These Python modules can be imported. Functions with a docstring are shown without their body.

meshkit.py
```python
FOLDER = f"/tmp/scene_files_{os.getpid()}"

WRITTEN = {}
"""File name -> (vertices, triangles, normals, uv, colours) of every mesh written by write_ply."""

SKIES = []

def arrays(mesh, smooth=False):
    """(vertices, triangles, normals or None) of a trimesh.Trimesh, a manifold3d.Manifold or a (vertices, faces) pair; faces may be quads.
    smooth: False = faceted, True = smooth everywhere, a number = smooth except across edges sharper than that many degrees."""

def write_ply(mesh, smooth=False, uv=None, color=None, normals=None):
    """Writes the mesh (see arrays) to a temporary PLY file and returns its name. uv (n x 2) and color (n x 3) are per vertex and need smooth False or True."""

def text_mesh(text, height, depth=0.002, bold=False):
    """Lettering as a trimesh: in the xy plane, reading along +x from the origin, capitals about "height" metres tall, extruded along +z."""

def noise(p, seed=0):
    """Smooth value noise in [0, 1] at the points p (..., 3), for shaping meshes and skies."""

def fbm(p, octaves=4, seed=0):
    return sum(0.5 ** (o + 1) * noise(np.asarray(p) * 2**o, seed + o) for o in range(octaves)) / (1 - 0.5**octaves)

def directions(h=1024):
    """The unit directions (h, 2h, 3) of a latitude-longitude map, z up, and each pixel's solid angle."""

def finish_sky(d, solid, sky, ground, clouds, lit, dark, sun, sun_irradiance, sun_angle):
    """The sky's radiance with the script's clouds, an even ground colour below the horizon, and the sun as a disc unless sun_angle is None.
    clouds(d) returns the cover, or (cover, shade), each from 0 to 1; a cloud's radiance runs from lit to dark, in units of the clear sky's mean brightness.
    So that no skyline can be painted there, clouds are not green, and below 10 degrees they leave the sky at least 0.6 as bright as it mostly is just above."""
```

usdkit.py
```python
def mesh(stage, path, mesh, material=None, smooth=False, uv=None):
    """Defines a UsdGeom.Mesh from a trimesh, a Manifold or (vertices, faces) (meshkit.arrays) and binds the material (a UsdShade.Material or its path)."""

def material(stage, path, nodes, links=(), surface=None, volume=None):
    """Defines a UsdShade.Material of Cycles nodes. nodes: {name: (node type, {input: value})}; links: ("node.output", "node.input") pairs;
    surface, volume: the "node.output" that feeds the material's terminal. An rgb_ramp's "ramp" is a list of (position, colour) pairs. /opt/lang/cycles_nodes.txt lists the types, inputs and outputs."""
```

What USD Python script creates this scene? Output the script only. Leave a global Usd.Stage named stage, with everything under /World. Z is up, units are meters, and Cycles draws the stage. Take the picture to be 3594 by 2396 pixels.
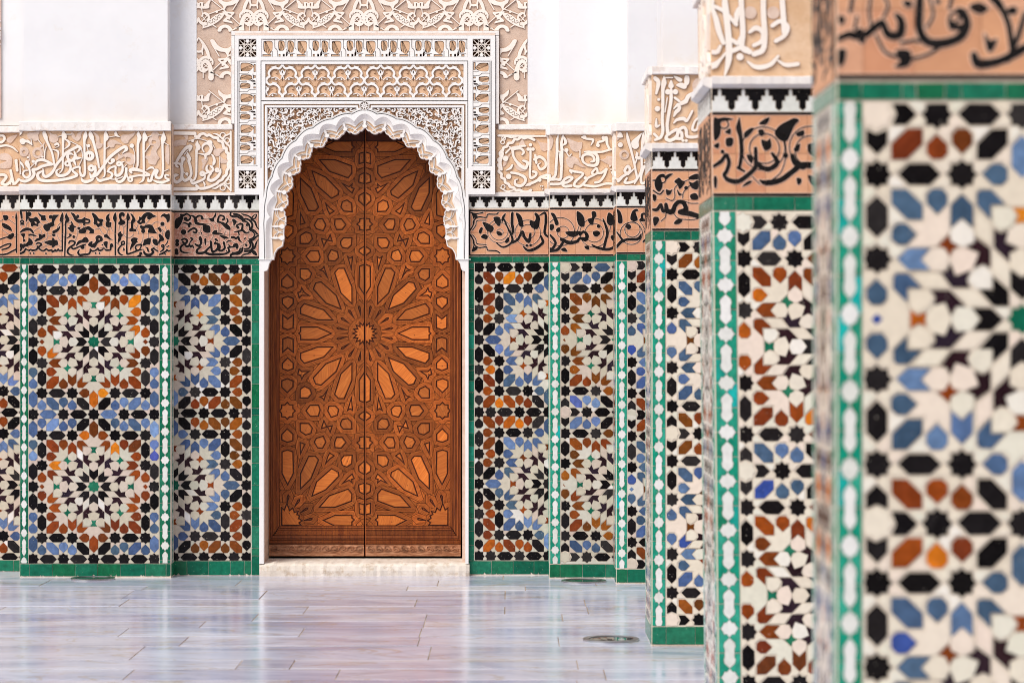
import math, random
import numpy as np
import shapely
import mapbox_earcut
from shapely.geometry import Polygon, LineString, Point, MultiPolygon, box as sbox
from shapely.ops import unary_union
from shapely import affinity
import usdkit
from pxr import Usd, UsdGeom, UsdLux, UsdShade, Gf, Sdf

stage = Usd.Stage.CreateInMemory()
UsdGeom.SetStageUpAxis(stage, UsdGeom.Tokens.z)
UsdGeom.SetStageMetersPerUnit(stage, 1.0)
UsdGeom.Xform.Define(stage, '/World')
UsdGeom.Scope.Define(stage, '/World/Looks')
PI = math.pi

# ------------------------------------------------------------------ camera
S, D, CAMZ = 0.0016, 15.0, 1.312          # metres per photo pixel on the door wall, its distance, eye height
cam = UsdGeom.Camera.Define(stage, '/World/camera')
cam.AddTranslateOp().Set(Gf.Vec3d(0, 0, CAMZ))
cam.AddRotateXOp().Set(90.0)
cam.CreateHorizontalApertureAttr(36.0)
cam.CreateVerticalApertureAttr(36.0 * 682 / 1024)
cam.CreateFocalLengthAttr(36.0 * D / (3594 * S))
cam.CreateClippingRangeAttr(Gf.Vec2f(0.05, 500))
cam.CreateFStopAttr(4.4)
cam.CreateFocusDistanceAttr(14.9)
cam.CreateExposureAttr(EXPOSURE := 1.06)

# ------------------------------------------------------------------ sky and sun (soft overcast courtyard light)
SUN = np.array([-0.50, -0.55, 0.75]); SUN = SUN / np.linalg.norm(SUN)
elev, rot = math.asin(SUN[2]), math.atan2(SUN[0], SUN[1])
sky_mat = usdkit.material(stage, '/World/Looks/sky_light', {
    's': ('sky_texture', {'sky_type': 'single_scattering', 'sun_disc': False, 'sun_elevation': elev, 'sun_rotation': rot,
                          'air_density': 1.0, 'aerosol_density': 3.0, 'ozone_density': 1.0, 'altitude': 400.0}),
    'm': ('mix', {'mix_type': 'mix', 'fac': 0.55, 'color2': (4.2, 4.1, 4.0)}),
    'b': ('background_shader', {'strength': 0.092})}, [('s.color', 'm.color1'), ('m.color', 'b.color')], surface='b.background')
dome = UsdLux.DomeLight.Define(stage, '/World/sky')
UsdShade.MaterialBindingAPI.Apply(dome.GetPrim()).Bind(sky_mat)
dome.GetPrim().SetCustomDataByKey('kind', 'structure')
dome.GetPrim().SetCustomDataByKey('label', 'pale hazy sky open above the courtyard')
dome.GetPrim().SetCustomDataByKey('category', 'sky')
sun = UsdLux.DistantLight.Define(stage, '/World/sun')
sun.CreateNormalizeAttr(True); sun.CreateIntensityAttr(0.36); sun.CreateAngleAttr(35.0)
sun.CreateColorAttr(Gf.Vec3f(1.0, 0.96, 0.90))
_q = Gf.Rotation(Gf.Vec3d(0, 0, 1), Gf.Vec3d(*SUN)).GetQuat()
sun.AddOrientOp(UsdGeom.XformOp.PrecisionDouble).Set(Gf.Quatd(_q))

# ------------------------------------------------------------------ helpers
rng = random.Random(7)
used = {}
def child_path(name, parent=None):
    base = parent.GetPath().pathString if parent is not None else '/World'
    key = base + '/' + name
    n = used.get(key, -1) + 1
    used[key] = n
    return key if n == 0 else key + '_%03d' % n

def tag(prim, label=None, cat=None, group=None, kind=None):
    for k, v in (('label', label), ('category', cat), ('group', group), ('kind', kind)):
        if v: prim.SetCustomDataByKey(k, v)
    return prim

def thing(name, label, cat, loc=(0, 0, 0), group=None, kind=None):
    x = UsdGeom.Xform.Define(stage, child_path(name))
    x.AddTranslateOp().Set(Gf.Vec3d(*map(float, loc)))
    p = tag(x.GetPrim(), label, cat, group, kind)
    ORIGIN[p.GetPath().pathString] = np.array(loc, float)
    return p
ORIGIN = {}

class Fr:
    """a flat face: photo-pixel style 2-D coordinates (x right, y down) laid on a plane in the world; d = metres proud of it"""
    def __init__(s, O, U, V, N, k):
        s.O, s.U, s.V, s.N, s.k = (np.array(O, float), np.array(U, float), np.array(V, float), np.array(N, float), k)
        s.flip = np.dot(np.cross(s.U, s.V), s.N) < 0
    def pt(s, xy, d):
        xy = np.asarray(xy, float)
        d = np.broadcast_to(np.asarray(d, float), (len(xy),))
        return s.O + s.k * (xy[:, :1] * s.U + xy[:, 1:2] * s.V) + d[:, None] * s.N
def front(r, lean=0.0, x0=0.0):
    k = S / r
    return Fr((-1797 * k - lean * 0, D / r, CAMZ + 1198 * k), (1, 0, 0), (lean, 0, -1), (0, -1, 0), k)
def side(r, xedge, lean=0.0, sgn=-1):
    k = S / r
    return Fr(((xedge - 1797) * k, D / r, CAMZ + 1198 * k), (0, 1, 0), (lean, 0, -1), (sgn, 0, 0), k)

def polys(g):
    if g is None or g.is_empty: return []
    if g.geom_type == 'Polygon': return [g]
    return [q for h in getattr(g, 'geoms', []) for q in polys(h)]

class MB:
    def __init__(s): s.v, s.f, s.n = [], [], 0
    def add(s, v, f):
        s.v.append(np.asarray(v, float)); s.f.append(np.asarray(f, int) + s.n); s.n += len(v)
    def prism(s, poly, fr, d0, d1, bev=0.0, jit=0.0, back=False):
        """poly (shapely, frame units) raised from d0 to d1; bev = inset of the top edge in frame units"""
        for p in polys(poly):
            rings = [np.array(p.exterior.coords)[:-1]] + [np.array(i.coords)[:-1] for i in p.interiors]
            rings = [r for r in rings if len(r) >= 3]
            if not rings: continue
            for i, r in enumerate(rings):
                a = np.sum(r[:, 0] * np.roll(r[:, 1], -1) - np.roll(r[:, 0], -1) * r[:, 1])
                if (a < 0) == (i == 0): rings[i] = r[::-1]
            flat = np.vstack(rings); n = len(flat)
            ends = np.cumsum([len(r) for r in rings]).astype(np.uint32)
            if bev > 0:
                tops = []
                for r in rings:
                    e = np.roll(r, -1, 0) - r
                    e /= np.maximum(np.linalg.norm(e, axis=1, keepdims=True), 1e-9)
                    nrm = np.stack([-e[:, 1], e[:, 0]], 1); pn = np.roll(nrm, 1, 0)
                    b = nrm + pn; q = np.maximum((b * nrm).sum(1, keepdims=True), 0.5)
                    tops.append(r + bev * b / q)
                top = np.vstack(tops)
            else:
                top = flat
            tri = mapbox_earcut.triangulate_float64(flat, ends).reshape(-1, 3).astype(int)
            dd = np.full(n, d1)
            if jit:
                c = top - top.mean(0); g = JR.normal(0, jit, 2) * fr.k; dd = d1 + np.clip(c @ g, -.0012, .0012)
            base, cap = fr.pt(flat, d0), fr.pt(top, dd)
            # orientation: make cap triangles face +N
            if len(tri):
                t = tri[0]; 
                nn = np.zeros(3)
                P = cap[tri]; nn = np.cross(P[:, 1] - P[:, 0], P[:, 2] - P[:, 0]).sum(0)
                capf = tri if nn @ fr.N > 0 else tri[:, ::-1]
            else: capf = np.zeros((0, 3), int)
            sf, o = [], 0
            for r in rings:
                m = len(r); i = np.arange(m) + o; j = np.roll(np.arange(m), -1) + o
                sf += [np.stack([i, j, j + n], 1), np.stack([i, j + n, i + n], 1)]
                o += m
            sf = np.vstack(sf)
            if not fr.flip is True: pass
            # outside of a ring with positive (x right, y down) area
            r = rings[0]; e = r[1] - r[0]; outn = np.array([e[1], -e[0]])
            a, b_, c_ = base[sf[0][0]], base[sf[0][1]], cap[sf[0][2] - n]
            fn = np.cross(b_ - a, c_ - a); ow = outn[0] * fr.U + outn[1] * fr.V
            if fn @ ow < 0: sf = sf[:, ::-1]
            allv = np.vstack([base, cap]); f = np.vstack([sf, capf + n])
            if back: f = np.vstack([f, capf[:, ::-1]])
            s.add(allv, f)
    def quad(s, a, b, c, d): s.add([a, b, c, d], [[0, 1, 2], [0, 2, 3]])
    def box(s, lo, hi):
        x0, y0, z0 = lo; x1, y1, z1 = hi
        v = [(x0, y0, z0), (x1, y0, z0), (x1, y1, z0), (x0, y1, z0), (x0, y0, z1), (x1, y0, z1), (x1, y1, z1), (x0, y1, z1)]
        f = [(0, 2, 1), (0, 3, 2), (4, 5, 6), (4, 6, 7), (0, 1, 5), (0, 5, 4), (1, 2, 6), (1, 6, 5), (2, 3, 7), (2, 7, 6), (3, 0, 4), (3, 4, 7)]
        s.add(v, f)
    def bbox(s, lo, hi, c=0.006):
        """box with small chamfers on all edges"""
        x0, y0, z0 = lo; x1, y1, z1 = hi
        pts = []
        for X, sx in ((x0, 1), (x1, -1)):
            for Y, sy in ((y0, 1), (y1, -1)):
                for Z, sz in ((z0, 1), (z1, -1)):
                    pts += [(X + sx * c, Y + sy * c, Z), (X + sx * c, Y, Z + sz * c), (X, Y + sy * c, Z + sz * c)]
        import trimesh
        h = trimesh.convex.convex_hull(np.array(pts))
        s.add(h.vertices, h.faces)
    def build(s, name, mat, parent=None, label=None, kind=None, smooth=False):
        if not s.v: return None
        v = np.vstack(s.v); f = np.vstack(s.f)
        path = child_path(name, parent)
        if parent is not None:
            q = parent
            while q.GetPath().pathString not in ORIGIN: q = q.GetParent()
            v = v - ORIGIN[q.GetPath().pathString]
        m = usdkit.mesh(stage, path, (v, f), M[mat], smooth=smooth)
        return tag(m.GetPrim(), label, kind=kind)
JR = np.random.default_rng(11)

def smooth_pts(p, closed=False, n=5):
    """Catmull-Rom through the rows of p (any number of columns)"""
    p = np.asarray(p, float)
    if len(p) < 3 and not closed:
        t = np.linspace(0, 1, n + 1)[:, None]; return p[0] * (1 - t) + p[-1] * t
    if closed: q = np.vstack([p[-1], p, p[0], p[1]])
    else: q = np.vstack([2 * p[0] - p[1], p, 2 * p[-1] - p[-2]])
    out = []
    t = np.linspace(0, 1, n, endpoint=False)[:, None]
    for i in range(1, len(q) - 2):
        a, b, c, d = q[i - 1], q[i], q[i + 1], q[i + 2]
        out.append(0.5 * (2 * b + (c - a) * t + (2 * a - 5 * b + 4 * c - d) * t ** 2 + (3 * b - a - 3 * c + d) * t ** 3))
    if not closed: out.append(p[-1:])
    return np.vstack(out)

def stroke(pts, w):
    """pts rows (x, y[, width]); a brush stroke of varying width"""
    a = np.array([(q[0], q[1], q[2] if len(q) > 2 else w) for q in pts], float)
    c = smooth_pts(a, n=5)
    c[:, 2] = np.maximum(c[:, 2], 1.0)
    if np.ptp(c[:, 2]) < 1e-6: return LineString(c[:, :2]).buffer(w / 2, quad_segs=3)
    discs = shapely.buffer(shapely.points(c[:, :2]), c[:, 2] / 2, quad_segs=2)
    pr = shapely.convex_hull(shapely.multipolygons([[discs[i], discs[i + 1]] for i in range(len(discs) - 1)]))
    return unary_union(list(pr))

def parse(text, x0, y0, sc):
    """trace text -> {layer: shapely geometry in photo pixels}. Lines: 's W x,y[,w] ...' brush, 'p x,y ...' smooth blob, 'P x,y ...' straight blob,
    'd R x,y ...' dots, 'o R W x,y' ring, 'h x,y ...' hole; a line '@name' changes layer"""
    lay, holes, cur = {}, {}, 'a'
    for line in text.strip().splitlines():
        line = line.strip()
        if not line: continue
        if line[0] == '@': cur = line[1:]; continue
        tok = line.split(); k = tok[0]; args = []
        if k in 'sdH': args = [float(tok[1])]; tok = tok[2:]
        elif k == 'o': args = [float(tok[1]), float(tok[2])]; tok = tok[3:]
        else: tok = tok[1:]
        pts = [tuple(float(c) for c in t.split(',')) for t in tok]
        if k in 'sH': g = stroke(pts, args[0])
        elif k == 'd': g = unary_union([Point(q).buffer(args[0], quad_segs=4) for q in pts])
        elif k == 'o': g = unary_union([Point(q).buffer(args[0] + args[1] / 2, quad_segs=6).difference(Point(q).buffer(args[0] - args[1] / 2, quad_segs=6)) for q in pts])
        elif k in 'ph': g = Polygon(smooth_pts(pts, closed=True, n=4)).buffer(0)
        elif k == 'P': g = Polygon(pts).buffer(0)
        (holes if k in 'hH' else lay).setdefault(cur, []).append(g)
    out = {}
    for k, v in lay.items():
        g = unary_union(v)
        if k in holes: g = g.difference(unary_union(holes[k]))
        g = affinity.affine_transform(g, [1 / sc, 0, 0, 1 / sc, x0, y0])
        out[k] = g.simplify(0.25)
    return out
# ------------------------------------------------------------------ materials
M = {}
def mat(name, nodes, links, surface='p.BSDF'):
    M[name] = usdkit.material(stage, '/World/Looks/' + name, nodes, links, surface=surface)

def glaze(name, stops, rough=0.16, chip=(0.55, 0.5, 0.42), chipamt=0.735, spec=0.22, cloud=.25):
    """glazed fired tile: a tone of its own for every piece, cloudy glaze, small chips and pits"""
    mat(name, {
        'o': ('object_info', {}), 'g': ('geometry', {}),
        'r': ('rgb_ramp', {'ramp': stops, 'interpolate': True}),
        'n': ('noise_texture', {'scale': 42.0, 'detail': 3.0, 'roughness': 0.6}),
        'nv': ('map_range', {'from_min': 0.3, 'from_max': 0.7, 'to_min': 1 - cloud, 'to_max': 1 + cloud}),
        'mul': ('vector_math', {'math_type': 'scale'}),
        'c': ('noise_texture', {'scale': 150.0, 'detail': 2.0, 'roughness': 0.5}),
        'cr': ('rgb_ramp', {'ramp': [(0.0, (0, 0, 0)), (chipamt, (0, 0, 0)), (chipamt + 0.02, (1, 1, 1)), (1.0, (1, 1, 1))]}),
        'm': ('mix', {'mix_type': 'mix', 'color2': chip}),
        'rr': ('map_range', {'from_min': 0.3, 'from_max': 0.7, 'to_min': rough * 0.7, 'to_max': rough * 1.5}),
        'bn': ('noise_texture', {'scale': 26.0, 'detail': 2.0}),
        'b': ('bump', {'strength': 0.25, 'distance': 0.004}),
        'p': ('principled_bsdf', {'specular_ior_level': spec})},
        [('o.random', 'r.fac'), ('g.position', 'n.vector'), ('g.position', 'c.vector'), ('g.position', 'bn.vector'), ('n.fac', 'nv.value'), ('r.color', 'mul.vector1'), ('nv.result', 'mul.scale'),
         ('mul.vector', 'm.color1'), ('c.fac', 'cr.fac'), ('cr.color', 'm.fac'), ('m.color', 'p.base_color'), ('n.fac', 'rr.value'),
         ('rr.result', 'p.roughness'), ('bn.fac', 'b.height'), ('b.normal', 'p.normal')])

glaze('glaze_black', [(0, (0.003, 0.0025, 0.003)), (0.5, (0.006, 0.005, 0.006)), (0.8, (0.014, 0.012, 0.013)), (1, (0.028, 0.025, 0.025))], spec=.15)
glaze('glaze_plum', [(0, (0.014, 0.005, 0.008)), (0.6, (0.024, 0.008, 0.012)), (1, (0.02, 0.012, 0.022))])
glaze('glaze_blue', [(0, (0.040, 0.072, 0.15)), (0.2, (0.060, 0.105, 0.155)), (0.4, (0.050, 0.085, 0.19)), (0.6, (0.075, 0.125, 0.25)), (0.82, (0.12, 0.19, 0.36)), (0.95, (0.17, 0.27, 0.47)), (1, (0.06, 0.075, 0.33))])
glaze('glaze_steel', [(0, (0.036, 0.070, 0.12)), (0.3, (0.060, 0.11, 0.18)), (0.55, (0.048, 0.09, 0.18)), (0.75, (0.115, 0.195, 0.34)), (0.9, (0.05, 0.09, 0.23)), (1, (0.03, 0.065, 0.29))])
glaze('glaze_orange', [(0, (0.11, 0.028, 0.006)), (0.25, (0.20, 0.042, 0.006)), (0.45, (0.14, 0.024, 0.007)), (0.65, (0.28, 0.058, 0.006)), (0.8, (0.20, 0.035, 0.007)), (0.93, (0.52, 0.13, 0.008)), (1, (0.60, 0.20, 0.012))])
glaze('glaze_brown', [(0, (0.10, 0.032, 0.006)), (0.4, (0.16, 0.048, 0.007)), (0.7, (0.19, 0.034, 0.008)), (1, (0.28, 0.085, 0.008))])
glaze('glaze_green', [(0, (0.003, 0.088, 0.050)), (0.4, (0.006, 0.14, 0.078)), (0.7, (0.020, 0.165, 0.098)), (1, (0.004, 0.115, 0.045))])
glaze('glaze_teal', [(0, (0.004, 0.24, 0.15)), (0.5, (0.03, 0.30, 0.21)), (0.9, (0.01, 0.20, 0.11)), (0.96, (0.01, 0.20, 0.11)), (0.98, (0.01, 0.36, 0.33)), (1, (0.01, 0.36, 0.33))])
glaze('glaze_white', [(0, (0.50, 0.445, 0.345)), (0.3, (0.54, 0.50, 0.40)), (0.55, (0.56, 0.455, 0.385)), (0.8, (0.49, 0.48, 0.385)), (0.95, (0.60, 0.57, 0.50)), (1, (0.72, 0.70, 0.68))], rough=0.2, chipamt=0.9, cloud=.07)
glaze('glaze_cream', [(0, (0.68, 0.60, 0.48)), (0.3, (0.71, 0.655, 0.535)), (0.55, (0.74, 0.62, 0.525)), (0.8, (0.66, 0.64, 0.525)), (1, (0.77, 0.73, 0.66))], rough=0.2, chipamt=0.9, cloud=.05)
glaze('glaze_milk', [(0, (0.62, 0.63, 0.58)), (1, (0.72, 0.72, 0.70))], rough=0.2, chipamt=0.9, cloud=.07)
glaze('glaze_ink', [(0, (0.006, 0.005, 0.005)), (1, (0.012, 0.010, 0.010))], rough=0.4, chip=(0.30, 0.14, 0.08), chipamt=0.74, spec=.15)

def matte(name, c1, c2, scale=6.0, rough=0.85, bump=0.35, bscale=60.0, stain=None, stainpos=(0.62, 0.75)):
    nodes = {'g': ('geometry', {}), 'n': ('noise_texture', {'scale': scale, 'detail': 5.0, 'roughness': 0.65}),
             'r': ('rgb_ramp', {'ramp': [(0.0, c1), (0.35, c1), (0.65, c2), (1.0, c2)]}),
             'n2': ('noise_texture', {'scale': bscale, 'detail': 4.0, 'roughness': 0.6}),
             'b': ('bump', {'strength': bump, 'distance': 0.004}),
             'p': ('principled_bsdf', {'roughness': rough, 'specular_ior_level': 0.25})}
    links = [('g.position', 'n.vector'), ('g.position', 'n2.vector'), ('n.fac', 'r.fac'), ('n2.fac', 'b.height'), ('b.normal', 'p.normal')]
    if stain:
        nodes['n3'] = ('noise_texture', {'scale': scale * 3.1, 'detail': 6.0, 'roughness': 0.7})
        nodes['s'] = ('rgb_ramp', {'ramp': [(0, (0, 0, 0)), (stainpos[0], (0, 0, 0)), (stainpos[1], (1, 1, 1)), (1, (1, 1, 1))]})
        nodes['m'] = ('mix', {'mix_type': 'mix', 'color2': stain})
        links += [('g.position', 'n3.vector'), ('n3.fac', 's.fac'), ('s.color', 'm.fac'), ('r.color', 'm.color1'), ('m.color', 'p.base_color')]
    else: links.append(('r.color', 'p.base_color'))
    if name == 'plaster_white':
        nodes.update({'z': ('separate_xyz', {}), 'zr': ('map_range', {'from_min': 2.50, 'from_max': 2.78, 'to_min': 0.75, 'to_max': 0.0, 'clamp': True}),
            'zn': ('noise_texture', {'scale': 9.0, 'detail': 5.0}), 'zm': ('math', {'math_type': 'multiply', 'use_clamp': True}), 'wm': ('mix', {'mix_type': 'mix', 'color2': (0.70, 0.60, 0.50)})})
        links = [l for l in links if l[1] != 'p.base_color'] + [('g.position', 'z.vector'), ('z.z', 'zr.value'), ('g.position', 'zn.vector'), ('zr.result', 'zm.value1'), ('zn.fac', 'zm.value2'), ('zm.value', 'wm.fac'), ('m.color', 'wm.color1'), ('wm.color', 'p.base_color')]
    mat(name, nodes, links)

matte('plaster_white', (0.715, 0.71, 0.725), (0.765, 0.76, 0.77), scale=2.2, bump=0.2, bscale=22, stain=(0.68, 0.62, 0.56), stainpos=(0.60, 0.85))
matte('carved_white', (0.78, 0.74, 0.71), (0.83, 0.80, 0.78), scale=9, bump=0.25, bscale=90, stain=(0.60, 0.47, 0.38), stainpos=(0.64, 0.9))
matte('carved_cream', (0.80, 0.71, 0.63), (0.84, 0.77, 0.70), scale=9, bump=0.25, bscale=90, stain=(0.60, 0.42, 0.30), stainpos=(0.62, 0.9))
matte('carved_mauve', (0.58, 0.42, 0.33), (0.70, 0.55, 0.46), scale=22, bump=0.4, bscale=120)
matte('ochre_ground', (0.61, 0.39, 0.23), (0.71, 0.50, 0.335), scale=14, bump=0.4, bscale=120, stain=(0.30, 0.13, 0.05), stainpos=(0.60, 0.85))
matte('rose_ground', (0.52, 0.375, 0.29), (0.61, 0.46, 0.365), scale=14, bump=0.5, bscale=120, stain=(0.34, 0.19, 0.11), stainpos=(0.60, 0.85))
matte('tan_leaf', (0.58, 0.36, 0.22), (0.68, 0.45, 0.29), scale=25, bump=0.4, bscale=140)
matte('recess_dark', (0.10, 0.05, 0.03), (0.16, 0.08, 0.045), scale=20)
matte('scraped', (0.72, 0.46, 0.34), (0.80, 0.56, 0.44), scale=40)
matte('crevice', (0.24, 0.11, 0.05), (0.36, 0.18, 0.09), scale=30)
matte('grout', (0.68, 0.58, 0.48), (0.76, 0.66, 0.55), scale=30, bump=0.6, bscale=200, stain=(0.34, 0.25, 0.18), stainpos=(0.58, 0.8))
matte('grout_pink', (0.55, 0.38, 0.29), (0.64, 0.48, 0.38), scale=30, bump=0.6, bscale=200)
matte('step_stone', (0.62, 0.55, 0.47), (0.74, 0.68, 0.61), scale=7, bump=0.6, bscale=40, stain=(0.42, 0.30, 0.19), stainpos=(0.52, 0.75))
matte('old_ledge', (0.74, 0.70, 0.67), (0.82, 0.79, 0.77), scale=5, bump=0.6, bscale=40, stain=(0.55, 0.40, 0.31), stainpos=(0.55, 0.8))
matte('pinkish_edge', (0.62, 0.48, 0.40), (0.72, 0.60, 0.53), scale=9, bump=0.6, bscale=60)
mat('terracotta', {'o': ('object_info', {}), 'g': ('geometry', {}),
    'r': ('rgb_ramp', {'ramp': [(0, (0.50, 0.235, 0.125)), (0.3, (0.60, 0.295, 0.15)), (0.6, (0.62, 0.33, 0.20)), (1, (0.54, 0.235, 0.12))]}),
    'n': ('noise_texture', {'scale': 24.0, 'detail': 6.0, 'roughness': 0.7}), 'nr': ('rgb_ramp', {'ramp': [(0, (0.80, 0.74, 0.72)), (0.5, (1, 1, 1)), (1, (1.15, 1.22, 1.25))]}),
    'm': ('mix', {'mix_type': 'multiply', 'fac': 1.0}), 'b': ('bump', {'strength': 0.4, 'distance': 0.003}), 'p': ('principled_bsdf', {'roughness': 0.6})},
    [('o.random', 'r.fac'), ('g.position', 'n.vector'), ('n.fac', 'nr.fac'), ('r.color', 'm.color1'), ('nr.color', 'm.color2'), ('m.color', 'p.base_color'), ('n.fac', 'b.height'), ('b.normal', 'p.normal')])
mat('terracotta_worn', {'o': ('object_info', {}), 'g': ('geometry', {}),
    'n': ('noise_texture', {'scale': 62.0, 'detail': 5.0, 'roughness': 0.7, 'distortion': 0.6}), 'nr': ('rgb_ramp', {'ramp': [(0, (0.26, 0.075, 0.045)), (0.42, (0.38, 0.14, 0.085)), (0.55, (0.50, 0.27, 0.19)), (0.66, (0.62, 0.45, 0.38)), (1, (0.66, 0.52, 0.46))]}),
    'b': ('bump', {'strength': 0.5, 'distance': 0.003}), 'p': ('principled_bsdf', {'roughness': 0.6})},
    [('g.position', 'n.vector'), ('n.fac', 'nr.fac'), ('nr.color', 'p.base_color'), ('n.fac', 'b.height'), ('b.normal', 'p.normal')])

def wood(name, c1, c2, c3, sc=(1.0, 1.0, 1.0), rough=0.42, bump=0.35, rotv=True):
    """oiled cedar: grain bands along a direction that differs from piece to piece, dark pores and a tone per piece"""
    mat(name, {'o': ('object_info', {}), 'g': ('geometry', {}),
        'ang': ('math', {'math_type': 'multiply', 'value2': 6.0 if rotv else 0.0}),
        'rot': ('vector_rotate', {'rotate_type': 'axis', 'axis': (0, 1, 0)}),
        'mp': ('mapping', {'mapping_type': 'point', 'scale': (70.0 * sc[0], 30.0, 4.0 * sc[2])}),
        'n': ('noise_texture', {'scale': 1.6, 'detail': 5.0, 'roughness': 0.62, 'distortion': 0.9}),
        'r': ('rgb_ramp', {'ramp': [(0.0, c1), (0.36, c1), (0.52, c2), (0.68, c3), (1, c3)]}),
        'tv': ('map_range', {'from_min': 0.0, 'from_max': 1.0, 'to_min': 0.70, 'to_max': 1.38}),
        'mul': ('vector_math', {'math_type': 'scale'}),
        'b': ('bump', {'strength': bump, 'distance': 0.003}),
        'p': ('principled_bsdf', {'roughness': rough, 'specular_ior_level': 0.35})},
        [('o.random', 'ang.value1'), ('g.position', 'rot.vector'), ('ang.value', 'rot.angle'), ('rot.vector', 'mp.vector'), ('mp.vector', 'n.vector'), ('n.fac', 'r.fac'),
         ('o.random', 'tv.value'), ('r.color', 'mul.vector1'), ('tv.result', 'mul.scale'), ('mul.vector', 'p.base_color'), ('n.fac', 'b.height'), ('b.normal', 'p.normal')])
wood('wood_panel', (0.37, 0.088, 0.011), (0.49, 0.132, 0.019), (0.60, 0.185, 0.030), sc=(1.8, 1, 1))
wood('wood_strap', (0.30, 0.068, 0.009), (0.43, 0.112, 0.017), (0.56, 0.172, 0.030), sc=(1.8, 1, 1))
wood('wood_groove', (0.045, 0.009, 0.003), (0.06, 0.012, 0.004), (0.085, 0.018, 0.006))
wood('wood_frame', (0.15, 0.030, 0.006), (0.26, 0.064, 0.011), (0.36, 0.10, 0.020), rotv=False)
wood('wood_rail', (0.20, 0.075, 0.032), (0.34, 0.15, 0.075), (0.50, 0.27, 0.16), sc=(0.1, 1, 12), rotv=False)

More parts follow.
